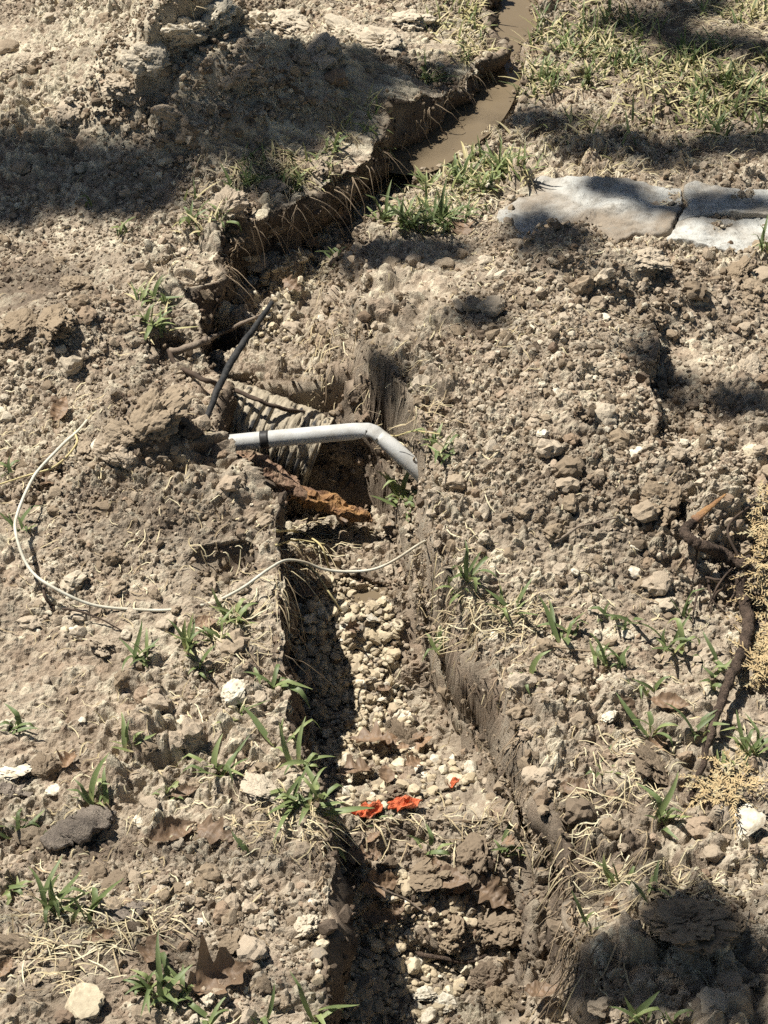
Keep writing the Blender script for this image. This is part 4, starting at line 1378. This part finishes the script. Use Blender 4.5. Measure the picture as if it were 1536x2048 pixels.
# ------------------------------------------------------------------ grass tufts one can point at
def blade_mesh(seed):
    """one grass blade, 1 long, standing on its base and arching over +X"""
    rr = random.Random(seed)
    lean, arch = rr.uniform(.05, .6), rr.choice([.2, .5, .9, 1.4, 2.0]) * rr.uniform(.7, 1.2)
    kink = rr.choice([0, 0, 0, .9]); kt = rr.uniform(.4, .75)
    n = 9
    P, W = [], []
    x_ = z_ = 0.0
    for i in range(n):
        t = i / (n - 1)
        a_ = lean + arch * t ** 1.5 + (kink if t > kt else 0)
        P.append((x_, (.05 + .12 * (seed % 3) / 2) * math.sin(2.4 * t + seed) , z_))
        x_ += math.sin(a_) / (n - 1); z_ += math.cos(a_) / (n - 1)
        W.append(.052 * (min(1, .55 + 1.6 * t) * (1 - max(0, t - .45) ** 1.6 / .55 ** 1.6)) + .002)
    V, Fc = strip(P, W, (-.3, 0, 1), .35)
    me = bpy.data.meshes.new('blade')
    me.from_pydata(V.tolist(), [], Fc)
    me.polygons.foreach_set('use_smooth', np.ones(len(me.polygons), bool))
    t = np.tile(np.linspace(0, 1, n), 3)
    a_ = me.attributes.new('hue', 'FLOAT', 'POINT')
    a_.data.foreach_set('value', np.clip(1.25 - .6 * sstep(0, .3, t) + .25 * sstep(.8, 1, t), .5, 1.3).astype(np.float32))
    me.materials.append(m_grass)
    return me
BLADE = [blade_mesh(i) for i in range(14)]

TUFTS = [  # px, py, blades, length px, hue, lean, label
    (110, 1815, 9, 120, .55, .9, 'spreading green grass tuft at the lower left beside pale straw'),
    (165, 1838, 4, 120, .6, .35, 'upright pair of folded grass blades right of the spreading tuft'),
    (300, 1985, 10, 120, .6, .6, 'broad grass clump behind the pale boulder at the lower left'),
    (345, 2000, 6, 90, .6, .8, 'small grass tuft against the right of the broad clump'),
    (190, 1605, 6, 100, .6, .5, 'grass shoot above the flat dark bark'),
    (340, 1592, 5, 70, .6, .8, 'low grass tuft above the pair of brown leaves'),
    (440, 1555, 7, 130, .5, .7, 'tall star-shaped grass tuft left of the wide tan clod'),
    (378, 1295, 6, 120, .5, .5, 'tall green grass shoot on the middle left bank below the cable'),
    (285, 1315, 7, 90, .5, .9, 'dark low grass tuft left of the tall shoot'),
    (405, 1335, 5, 70, .6, 1.0, 'flat grass tuft below the tall shoot'),
    (475, 1245, 9, 80, .9, .9, 'half-dry grass tuft where the cable leaves the bank'),
    (430, 1280, 5, 80, .7, .7, 'thin grass tuft right of the small brown leaf'),
    (478, 1425, 4, 85, .5, .8, 'dark grass blades in front of the large white stone'),
    (540, 1372, 4, 100, .5, 1.2, 'grass blades leaning out over the trench above its shadow'),
    (565, 1478, 3, 110, .55, 1.1, 'two grass blades pointing across the deep trench shadow'),
    (600, 1530, 5, 110, .75, .8, 'thin curved blades at the trench lip over the shadow'),
    (620, 1620, 12, 120, .72, .9, 'large mixed green and straw tuft on the trench lip'),
    (645, 1672, 10, 100, .95, 1.0, 'dry curling grass hanging over the trench lip'),
    (585, 1600, 6, 90, .5, .9, 'dark green blades left of the large mixed tuft'),
    (30, 1455, 5, 60, .55, 1.0, 'small dark tuft at the left edge of the near bank'),
    (28, 1665, 4, 70, .6, .7, 'tiny tuft at the left edge beside the flat dark bark'),
    (60, 1665, 4, 60, .45, .8, 'tiny dark tuft touching the left end of the flat dark bark'),
    (258, 1490, 5, 70, .75, .8, 'yellowish small tuft on the middle of the near left bank'),
    (480, 1705, 2, 70, .45, .3, 'single dark upright blade right of the pair of brown leaves'),
    (525, 2045, 3, 70, .6, .4, 'short shoot at the bottom edge of the near left bank'),
    (408, 2045, 5, 70, .6, .9, 'low tuft at the bottom edge below the big curled leaf'),
    (632, 2040, 3, 140, .55, 1.0, 'long blade arching over the trench at the bottom edge'),
    (360, 1980, 4, 60, .6, .8, 'tiny tuft left of the big curled leaf'),
    (20, 1790, 4, 80, .6, .8, 'blades entering from the left edge above the pale straw'),
    (18, 945, 4, 50, .45, .6, 'small tuft at the left edge inside the cable end'),
    (45, 1058, 5, 60, .5, 1.0, 'small tuft just inside the bend of the cable'),
    (935, 1160, 6, 95, .45, 1.0, 'dark blades fanning out on the right lip of the trench above the straw'),
    (905, 1180, 4, 90, .7, 1.1, 'pale blades drooping over the right lip of the trench'),
    (1020, 1225, 5, 90, .55, .7, 'grass shoot in the straw on the right bank'),
    (1135, 1270, 6, 95, .55, .7, 'grass tuft at the right end of the straw'),
    (1215, 1245, 3, 60, .45, .4, 'short dark shoot in the middle of the right bank'),
    (1258, 1255, 3, 60, .45, .5, 'pair of dark shoots left of the wide blade'),
    (1368, 1235, 3, 100, .55, .15, 'single wide upright blade right of the pair of shoots'),
    (1340, 1295, 6, 100, .5, .6, 'leafy tuft below the wide upright blade'),
    (1205, 1325, 6, 80, .6, .7, 'low green tuft in the middle of the right bank'),
    (1250, 1345, 3, 70, .5, .6, 'thin shoot right of the low green tuft'),
    (1305, 1390, 3, 80, .55, .8, 'leaning thin shoot above the chalky white stone'),
    (1065, 1365, 3, 80, .75, .35, 'pale upright shoot beside the cleft in the right wall'),
    (1310, 1465, 5, 100, .5, .9, 'strong shoot with two wide blades on the right bank'),
    (1402, 1470, 4, 90, .42, .6, 'dark shoot against the long brown stick'),
    (1425, 1375, 3, 80, .5, 1.2, 'blade lying across the long brown stick'),
    (1500, 1510, 8, 110, .5, .8, 'dense green tuft at the right edge'),
    (1440, 1530, 3, 70, .6, .4, 'short pale shoot over the lower cedar needles'),
    (1325, 1650, 6, 130, .65, .45, 'tall thin shoot on the lower right bank'),
    (1205, 1548, 4, 60, .5, 1.1, 'flat dark blades above the brown leaf on the right bank'),
    (1300, 1790, 2, 110, .5, .9, 'single long dark blade above the big shaded clod'),
    (1240, 1765, 6, 90, .65, .8, 'yellow-green tuft left of the long dark blade'),
    (1180, 1850, 2, 90, .5, .4, 'single blade on the right wall of the near trench'),
    (1275, 2045, 4, 110, .4, .6, 'dark shoot in the shade at the bottom edge right'),
    (1355, 2050, 4, 60, .4, .7, 'low shaded tuft at the bottom edge right of the dark shoot'),
    (1420, 1330, 3, 70, .5, .6, 'shoot behind the long brown stick'),
    (800, 1000, 12, 75, .78, 1.0, 'pale green tuft hanging over the right side of the hole'),
    (825, 1010, 8, 65, .7, 1.1, 'smaller pale tuft right beside the hanging one at the hole'),
    (880, 1295, 5, 80, .6, 1.2, 'tuft clinging to the right trench wall'),
    (755, 1640, 2, 60, .5, .8, 'single green blade between the orange-red scraps'),
    (855, 1690, 3, 80, .5, 1.2, 'two dark blades lying in the trench below the orange-red scraps'),
    (1010, 1700, 5, 60, .55, 1.0, 'small tuft at the foot of the right trench wall'),
    (815, 450, 12, 90, .42, .8, 'left half of the dark green clump by the flagstone'),
    (890, 450, 12, 90, .40, .8, 'right half of the dark green clump by the flagstone'),
    (770, 440, 8, 70, .45, .9, 'dark tuft at the left end of the clump by the flagstone'),
    (800, 355, 11, 70, .75, .8, 'bright tuft beside the muddy water'),
    (930, 365, 10, 70, .65, .8, 'bright tuft in the middle of the grass above the clump'),
    (1005, 345, 11, 75, .62, .7, 'bright tuft touching the far corner of the brown flagstone'),
    (970, 380, 9, 60, .7, .9, 'yellow-green tuft left of the brown flagstone'),
    (860, 375, 9, 60, .85, .9, 'straw-coloured tuft between the bright ones'),
    (1525, 500, 5, 80, .55, .3, 'upright blades at the right edge before the white flagstone'),
    (388, 445, 8, 60, .6, .9, 'sparse tuft on the left lip of the upper trench'),
    (500, 370, 9, 60, .5, .9, 'tuft on the overhanging far turf'),
    (440, 440, 8, 55, .6, 1.1, 'small tuft at the corner of the overhanging far turf'),
    (590, 372, 9, 55, .75, 1.2, 'drooping tuft on the middle of the overhanging far turf'),
    (655, 340, 9, 55, .85, 1.3, 'straw-coloured tuft at the right end of the overhanging far turf'),
    (735, 265, 8, 55, .6, 1.2, 'shaded tuft where the far bank meets the muddy water'),
    (860, 160, 9, 60, .7, 1.2, 'tuft drooping over the muddy water near the top'),
    (470, 380, 7, 55, .65, .9, 'lighter tuft left of the one on the overhanging turf'),
    (180, 412, 2, 50, .35, .2, 'single dark blade on the shaded far left bank'),
    (245, 470, 5, 45, .75, .8, 'pale small tuft below the shaded far left bank'),
    (320, 600, 10, 60, .7, .9, 'yellow-green tuft on the left lip above the twig'),
    (312, 648, 9, 60, .8, .9, 'half-dry tuft just below the yellow-green one'),
    (680, 525, 8, 55, .4, 1.0, 'dark tuft hanging into the upper trench from the right'),
    (660, 300, 7, 60, .7, 1.2, 'dry tuft on the far turf edge'),
    (890, 905, 6, 70, .5, 1.1, 'shaded grass behind the lower end of the white pipe'),
    (865, 885, 5, 70, .8, 1.2, 'dry grass wrapped at the kink of the white pipe'),
]
for px, py, nb_, lp, hue, lean, lab in TUFTS:
    p, s = sized(px, py, lp)
    L = 2 * s * 1.06
    root = empty('grass_tuft', (p[0], p[1], p[2] - .002))
    tag(root, lab, 'grass', 'grass tufts')
    rr = random.Random(px * 7 + py)
    th0 = rr.uniform(0, 6.28)
    if py < 470 and px > 740: nb_ = int(nb_ * 1.7)
    for i in range(nb_ + nb_ // 2 + 1):
        o = bpy.data.objects.new('blade', BLADE[rr.randrange(len(BLADE))])
        l_ = L * (rr.uniform(.55, 1.1) if i < nb_ else rr.uniform(.3, .7))
        wd = .0060 / (.104 * l_) * rr.uniform(.6, 1.15) if p[1] < 2.3 else .0048 / (.104 * l_) * rr.uniform(.6, 1.1)
        o.scale = (l_, l_ * min(1.5, wd), l_)
        o.rotation_euler = (rr.uniform(-.25, .25), rr.uniform(-.1, .75) * lean, th0 + i * 2.4 + rr.uniform(-.5, .5))
        o.location = (rr.uniform(-.006, .006), rr.uniform(-.006, .006), 0)
        dry = rr.random() < (.18 if i < nb_ else .8)
        o.color = (min(1, hue * rr.uniform(.75, 1.2) + (.4 if dry else 0)), 0, 0, 1)
        link(o, root)

# ------------------------------------------------------------------ turf and straw nobody could count
def blade_into(pile, p, l_, w, az, lean, arch, hue, n=5, fold=.3):
    P, W = [], []
    x_ = z_ = 0.0
    for i in range(n):
        t = i / (n - 1)
        a_ = lean + arch * t
        P.append((p[0] + x_ * math.cos(az), p[1] + x_ * math.sin(az), p[2] + z_ - .002))
        x_ += l_ * math.sin(a_) / (n - 1); z_ += l_ * math.cos(a_) / (n - 1)
        W.append(w * (1 - .85 * t ** 2) * .5)
    V, Fc = strip(P, W, (-.3 * math.cos(az) + .01, -.3 * math.sin(az), 1), fold)
    pile.add(V, Fc, hue)

turf = Pile()
TURF = [(1130, 60, 160, 50, 420, .5), (1300, 120, 230, 30, 520, .6), (1040, 150, 70, 60, 260, .55), (1130, 160, 60, 25, 160, .55), (1470, 210, 90, 60, 420, .62), (1400, 170, 120, 50, 240, .8),
        (1190, 110, 250, 60, 360, .8), (960, 120, 40, 80, 90, .9), (900, 350, 150, 45, 420, .85), (1020, 340, 50, 30, 120, .6), (860, 440, 120, 30, 200, .6), (1250, 260, 240, 60, 260, .85),
        (560, 350, 110, 40, 200, .85), (720, 250, 50, 60, 120, .9), (1480, 20, 80, 30, 200, .85), (400, 430, 40, 40, 60, .75), (310, 620, 40, 50, 70, .85), (920, 60, 60, 60, 130, .85), (1000, 15, 80, 25, 120, .85)]
for px, py, rx, ry, cnt, hue in TURF:
    for _ in range(int(cnt * .85)):
        r_, t_ = math.sqrt(random.random()), random.random() * 6.283
        qx, qy = px + rx * r_ * math.cos(t_) * 1.1, py + ry * r_ * math.sin(t_) * 1.1
        p = at(qx, qy)
        if float(bil(INS, p[0], p[1])) > .6: continue
        clump = float(vn(np.array([p[0] * 22]), np.array([p[1] * 22]), 5)[0])
        if clump < -.12 and random.random() < .8: continue
        dry = random.random() < (.45 if hue < .7 else .75)
        hu = random.uniform(.82, 1.0) if dry else random.uniform(.15, .65) + (.1 if hue > .7 else 0)
        blade_into(turf, p, random.uniform(.018, .045), random.uniform(.002, .0048), random.random() * 6.283, random.uniform(.1, .9) + (.5 if dry else 0), random.uniform(.1, 1.2), hu)
o = turf.build('turf_grass', m_grass)
o.color = (1, 1, 1, 1)
tag(o, 'patchy thin turf of green and dry grass on the far banks', 'grass', None, 'stuff')

straw = Pile()
def straw_at(p, l_, w, az, hue, lift=.003, arch=.3, hang=0.0, n=5):
    P = []
    s_ = random.uniform(-1, 1) * arch
    am = random.uniform(.3, 1.2)
    x0, y0 = p[0], p[1]
    a_ = az
    base = p[2]
    for i in range(n):
        t = i / (n - 1)
        zz = max(float(H(x0, y0)), base - .02 - hang * .1) if hang <= 0 else max(float(H(x0, y0)), p[2] - hang * t * t * l_ * 1.2)
        P.append((x0, y0, zz + lift * (1 + math.sin(math.pi * t) * am)))
        x0 += l_ / (n - 1) * math.cos(a_); y0 += l_ / (n - 1) * math.sin(a_)
        a_ += s_
    V, Fc = strip(P, w * .5 * np.array([.7, 1, 1, .9, .5]), (random.uniform(-.5, .5), random.uniform(-.5, .2), 1), .3)
    straw.add(V, Fc, hue)
# over everything, thinly
n = 15000
x, y = rand_view(n)
dens = np.clip(.40 + 1.5 * fbm(x * 5, y * 5, 501, 3), .06, 1) * (1 - .7 * bil(INS, x, y))
for i in np.nonzero(RNG.random(n) < dens)[0]:
    p = (x[i], y[i], float(H(x[i], y[i])))
    straw_at(p, .006 + .022 * random.random() ** 2, random.uniform(.0006, .0016), random.random() * 6.283, random.uniform(.1, 1) ** .8, .0015, .45)
STRAW = [  # px, py, rx, ry, n, length m, main direction deg (in plan), spread, hue, hang
    (200, 1850, 150, 55, 190, .028, 170, 40, .9, 0), (1190, 1640, 75, 55, 190, .050, 215, 30, .85, .8), (1160, 1720, 60, 60, 120, .045, 235, 30, .6, .9),
    (1190, 1920, 70, 90, 220, .050, 240, 25, .3, .8), (1300, 1770, 120, 30, 110, .04, 185, 30, .85, 0), (990, 1245, 110, 40, 170, .04, 200, 40, .8, 0),
    (900, 1210, 50, 60, 80, .035, 220, 50, .8, .6), (620, 1075, 60, 35, 70, .05, 345, 40, .85, .5), (580, 1140, 30, 50, 40, .05, 290, 30, .7, .8),
    (560, 345, 110, 45, 230, .03, 290, 50, .75, .7), (700, 240, 60, 60, 150, .035, 300, 50, .6, .7), (850, 395, 160, 35, 260, .03, 180, 80, .9, 0),
    (1180, 300, 350, 60, 420, .025, 180, 70, .75, 0), (1180, 140, 330, 50, 420, .025, 180, 70, .8, 0), (1450, 50, 110, 35, 260, .03, 185, 35, .85, 0), (640, 1650, 35, 60, 80, .035, 340, 50, .85, .5),
    (950, 80, 40, 70, 130, .04, 260, 40, .75, .7), (820, 850, 60, 40, 60, .04, 200, 50, .75, 0), (700, 760, 100, 120, 120, .025, 260, 60, .6, .2), (870, 1660, 160, 40, 90, .03, 180, 60, .75, 0),
    (1000, 1560, 60, 90, 60, .03, 250, 50, .6, .5), (1080, 1560, 40, 110, 90, .03, 260, 30, .5, .9), (1010, 1420, 50, 90, 120, .025, 265, 30, .55, .9), (900, 1340, 40, 60, 50, .03, 265, 30, .7, .9),
    (850, 1160, 30, 80, 70, .04, 265, 30, .5, .9), (570, 1200, 20, 80, 40, .03, 300, 50, .6, .6), (470, 1270, 70, 60, 90, .03, 180, 80, .85, 0), (560, 1660, 100, 60, 90, .025, 0, 80, .85, 0),
    (120, 1920, 120, 80, 110, .03, 180, 60, .85, 0), (1250, 1560, 90, 90, 110, .03, 200, 60, .85, 0), (600, 560, 70, 30, 60, .03, 10, 60, .7, 0), (1040, 1690, 50, 60, 90, .03, 240, 40, .8, .6), (640, 700, 30, 80, 60, .03, 260, 20, .7, .5)]
for px, py, rx, ry, cnt, l_, dr, spd, hue, hang in STRAW:
    cnt = int(cnt * .72)
    if hang > .4 and px > 800 and py > 1000:
        cnt, l_ = int(cnt * .22), l_ * .65
    for _ in range(cnt):
        r_, t_ = math.sqrt(random.random()), random.random() * 6.283
        p = at(px + rx * r_ * math.cos(t_), py + ry * r_ * math.sin(t_))
        straw_at(p, l_ * random.uniform(.4, 1.2), random.uniform(.0006, .0015), math.radians(dr + random.gauss(0, spd) + (180 if hang == 0 and random.random() < .5 else 0)), max(0, min(1, random.gauss(hue - .22, .28))), .004, .22, hang)
o = straw.build('straw_litter', m_straw)
o.color = (1, 1, 1, 1)
tag(o, 'dry straw and thatch fibres scattered over the soil', 'straw', None, 'stuff')

# rootlets hanging out of the cut walls
rl = Pile()
for px0, py0, px1, py1, cnt, ln in [(440, 455, 690, 345, 30, .07), (700, 330, 930, 120, 34, .06), (560, 1080, 565, 1330, 26, .06), (850, 1080, 1000, 1380, 24, .05), (1020, 1440, 1130, 1700, 34, .05),
                                    (640, 1650, 660, 1850, 30, .05), (400, 560, 440, 470, 20, .05), (1130, 1720, 1170, 2000, 60, .07), (640, 600, 650, 820, 20, .05)]:
    for _ in range(cnt):
        t = random.random()
        p = at(px0 + (px1 - px0) * t + random.uniform(-8, 8), py0 + (py1 - py0) * t + random.uniform(-6, 10))
        l_ = ln * random.uniform(.4, 1.2)
        dx, dy = random.uniform(-.3, .3), random.uniform(-.5, .1)
        if px0 < 700 and px0 != 640 or px0 == 700: dx = random.uniform(-.3, .9)
        elif px0 >= 850: dx = random.uniform(-.6, 0)
        P = []
        x0, y0, z0 = p[0], p[1], p[2] + .004
        if px0 < 720 and p[1] > 2.25: x0, y0 = x0 + .026, y0 - .010
        for i in range(7):
            P.append((x0, y0, max(z0, float(H(x0, y0)) + .002)))
            x0 += dx * l_ / 6 + random.gauss(0, .0015); y0 += dy * l_ / 6 + random.gauss(0, .0015); z0 -= l_ / 6 * (.3 + .2 * i)
        V, Fc = tube(P, np.linspace(random.uniform(.0006, .0014), .0003, 7), 4, False)
        rl.add(V, Fc)
o = rl.build('fine_roots', m_rootlet)
tag(o, 'fine roots hanging out of the trench walls', 'roots', None, 'stuff')

# ------------------------------------------------------------------ dead cedar fronds at the right edge
def cedar(zones, cnt, label):
    pl = Pile()
    c0 = at(zones[0][0], zones[0][1])
    for _ in range(cnt):
        px, py, rx, ry = random.choice(zones)
        r_, t_ = math.sqrt(random.random()), random.random() * 6.283
        p = at(px + rx * r_ * math.cos(t_), py + ry * r_ * math.sin(t_))
        az = random.random() * 6.283
        lift = random.uniform(.001, .016)
        L = random.uniform(.02, .05)
        for k in range(9):
            t = k / 8
            q = (p[0] + L * t * math.cos(az), p[1] + L * t * math.sin(az), p[2] + lift + .006 * math.sin(3 * t))
            for sgn in (-1, 1):
                a_ = az + sgn * .7
                ll = random.uniform(.004, .010) * (1.15 - t)
                e = (q[0] + ll * math.cos(a_), q[1] + ll * math.sin(a_), q[2] + random.uniform(-.003, .004))
                m_ = ((q[0] + e[0]) / 2, (q[1] + e[1]) / 2, (q[2] + e[2]) / 2 + .0006)
                V, Fc = strip([q, m_, e], [.0006, .0006, .0003])
                pl.add(V, Fc)
        V, Fc = strip([(p[0] + L * t * math.cos(az), p[1] + L * t * math.sin(az), p[2] + lift + .006 * math.sin(3 * t)) for t in (0, .5, 1)], [.0007, .0006, .0004])
        pl.add(V, Fc)
    o = pl.build('cedar_sprig', m_cedar, None, c0, False)
    return tag(o, label, 'dead foliage')
cedar([(1525, 1060, 30, 60), (1530, 1180, 26, 50), (1522, 1290, 30, 70), (1510, 1350, 20, 40)], 130, 'dry orange-tan cedar fronds along the right edge behind the stick')
cedar([(1462, 1575, 42, 38), (1440, 1600, 40, 30)], 42, 'smaller patch of dry orange cedar fronds below the long stick')

# ------------------------------------------------------------------ the tree overhead, out of the picture, that dapples the ground
SHADE = [  # px, py, rx, ry, leaves: where its leaves throw their shade
    (50, 325, 100, 34, 40), (180, 335, 110, 36, 44), (300, 340, 60, 28, 20), (90, 385, 120, 28, 26), (260, 400, 90, 24, 18), (30, 290, 50, 12, 8), (20, 430, 60, 16, 8),
    (640, 165, 90, 50, 60), (590, 125, 50, 26, 18), (700, 225, 60, 36, 30), (480, 248, 60, 12, 12), (570, 258, 60, 18, 16), (770, 290, 45, 26, 18), (730, 150, 55, 46, 26), (430, 255, 40, 10, 6),
    (905, 212, 50, 20, 14), (1090, 245, 70, 16, 16), (1220, 290, 90, 18, 20), (1330, 310, 70, 12, 12), (1480, 290, 60, 14, 10),
    (1290, 55, 80, 14, 16), (1390, 20, 70, 14, 14), (1480, 92, 70, 12, 16), (1380, 95, 60, 10, 8),
    (1240, 395, 50, 8, 5), (1390, 428, 80, 8, 15), (1490, 420, 60, 6, 9),
    (830, 505, 95, 20, 30), (740, 515, 50, 16, 12), (1095, 470, 55, 18, 18),
    (960, 630, 50, 24, 3), (790, 760, 40, 30, 3), (1500, 810, 40, 18, 6), (1350, 775, 40, 30, 4), (600, 490, 50, 20, 6),
    (1390, 1840, 80, 40, 10), (1430, 1890, 60, 20, 4), (1300, 1985, 120, 40, 4), (1190, 1970, 50, 40, 4), (1450, 1985, 100, 40, 4),
    # the crown goes on beyond the picture
    (300, -260, 500, 90, 150), (1100, -260, 450, 90, 150), (-300, 250, 180, 200, 110), (-300, 700, 160, 200, 60), (1850, 250, 200, 200, 90), (1900, 1900, 200, 160, 60), (-350, 1700, 160, 200, 30), (700, -400, 900, 120, 260), (1500, 2250, 300, 80, 60)]
tree = empty('shade_tree', (-4.6, 7.4, 0))
tag(tree, 'broadleaf tree outside the picture whose crown shades the ground', 'tree')
crown = Pile()
tips = []
for px, py, rx, ry, cnt in SHADE:
    hb = random.uniform(2.9, 3.8)
    cnt = int(cnt * (3.0 if -50 < px < 1600 and -50 < py < 2100 else 1.2))
    cl = []
    for _ in range(cnt):
        r_, t_ = math.sqrt(random.random()), random.random() * 6.283
        gx_, gy_ = px + rx * r_ * math.cos(t_), py + ry * r_ * math.sin(t_)
        g = at(gx_, gy_) if gy_ > -100 else onz(gx_, gy_, .02)
        hh = hb + random.gauss(0, .25)
        c = g + np.array(SUN) / SUN.z * hh
        cl.append(c)
        l_, w = random.uniform(.026, .042), random.uniform(.010, .016)
        R = Euler((random.gauss(0, .5), random.gauss(0, .5), random.random() * 6.283)).to_matrix()
        P = [c + np.array(R @ Vector((l_ * (t - .5) * 2, 0, -.012 * (2 * t - 1) ** 2))) for t in (0, .25, .5, .75, 1)]
        V, Fc = strip(P, [.002, w, w * 1.15, w * .8, .001], np.array(R @ Vector((0, 0, 1))), .15)
        crown.add(V, Fc, random.random())
    tips.append((np.mean(cl, axis=0), cnt))
# oversized high leaves added to block sky light; their shade falls outside the picture
k_ = 0
while k_ < 9000:
    c = np.array([random.uniform(-10, 10), random.uniform(-8, 13), 0])
    rd = math.hypot(c[0], c[1] - 2.2)
    if rd > 10.5 or rd < random.uniform(0, 3): continue
    k_ += 1
    c[2] = random.uniform(3.4, 5.6) if rd < 6 else random.uniform(.9 + .35 * (10.5 - rd), 6.2)
    g = c - np.array(SUN) / SUN.z * c[2]
    if -1.1 < g[0] < 1.1 and .7 < g[1] < 3.9: continue
    l_, w = random.uniform(.16, .26), random.uniform(.07, .11)
    tl_ = .5 if rd < 6 else 1.1
    R = Euler((random.gauss(0, tl_), random.gauss(0, tl_), random.random() * 6.283)).to_matrix()
    P = [c + np.array(R @ Vector((l_ * (t - .5) * 2, 0, -.03 * (2 * t - 1) ** 2))) for t in (0, .5, 1)]
    V, Fc = strip(P, [.004, w, .003], np.array(R @ Vector((0, 0, 1))), .15)
    crown.add(V, Fc, random.random())
V, Fc = tube(smooth_path([(-4.6, 7.4, -.2), (-4.5, 7.3, 1.6), (-4.2, 6.9, 3.2), (-3.7, 6.2, 4.6)], 24), np.linspace(.24, .13, 24), 14, True, None, .15, RNG)
mesh_obj('trunk', V, Fc, m_bark, tree)
# boughs to the outer masses of leaves, thin twigs from those to the sprays that shade the picture
nin = sum(1 for q in SHADE if -50 < q[0] < 1600 and -50 < q[1] < 2100)
done = []
for k, (c, cnt) in enumerate(tips[nin:]):
    a_ = np.array((-3.7, 6.2, 4.6)) if k % 2 else np.array((-3.95, 6.55, 3.9))
    mid = (a_ + c) / 2 + np.array([-.6, .4, .9])
    if c[1] < 3.2: mid = np.array([-3.6, 3.4, 5.0])
    V, Fc = tube(smooth_path([a_, mid, c + np.array([0, 0, .05])], 14), np.linspace(.022, .004, 14), 6, True)
    mesh_obj('branch', V, Fc, m_bark, tree)
    done.append(c)
left_ = [t[0] for t in tips[:nin]]
while left_:
    i_, j_ = min(((i, j) for i in range(len(left_)) for j in range(len(done))), key=lambda q: np.linalg.norm(left_[q[0]] - done[q[1]]))
    c, a_ = left_.pop(i_), done[j_]
    V, Fc = tube(smooth_path([a_, (a_ + c) / 2 + np.array([0, 0, .08]), c + np.array([0, 0, .03])], 8), np.linspace(.004, .002, 8), 5, True)
    mesh_obj('twig', V, Fc, m_bark, tree)
    done.append(c)
o = crown.build('crown', m_canopy, tree)
o.color = (1, 1, 1, 1)
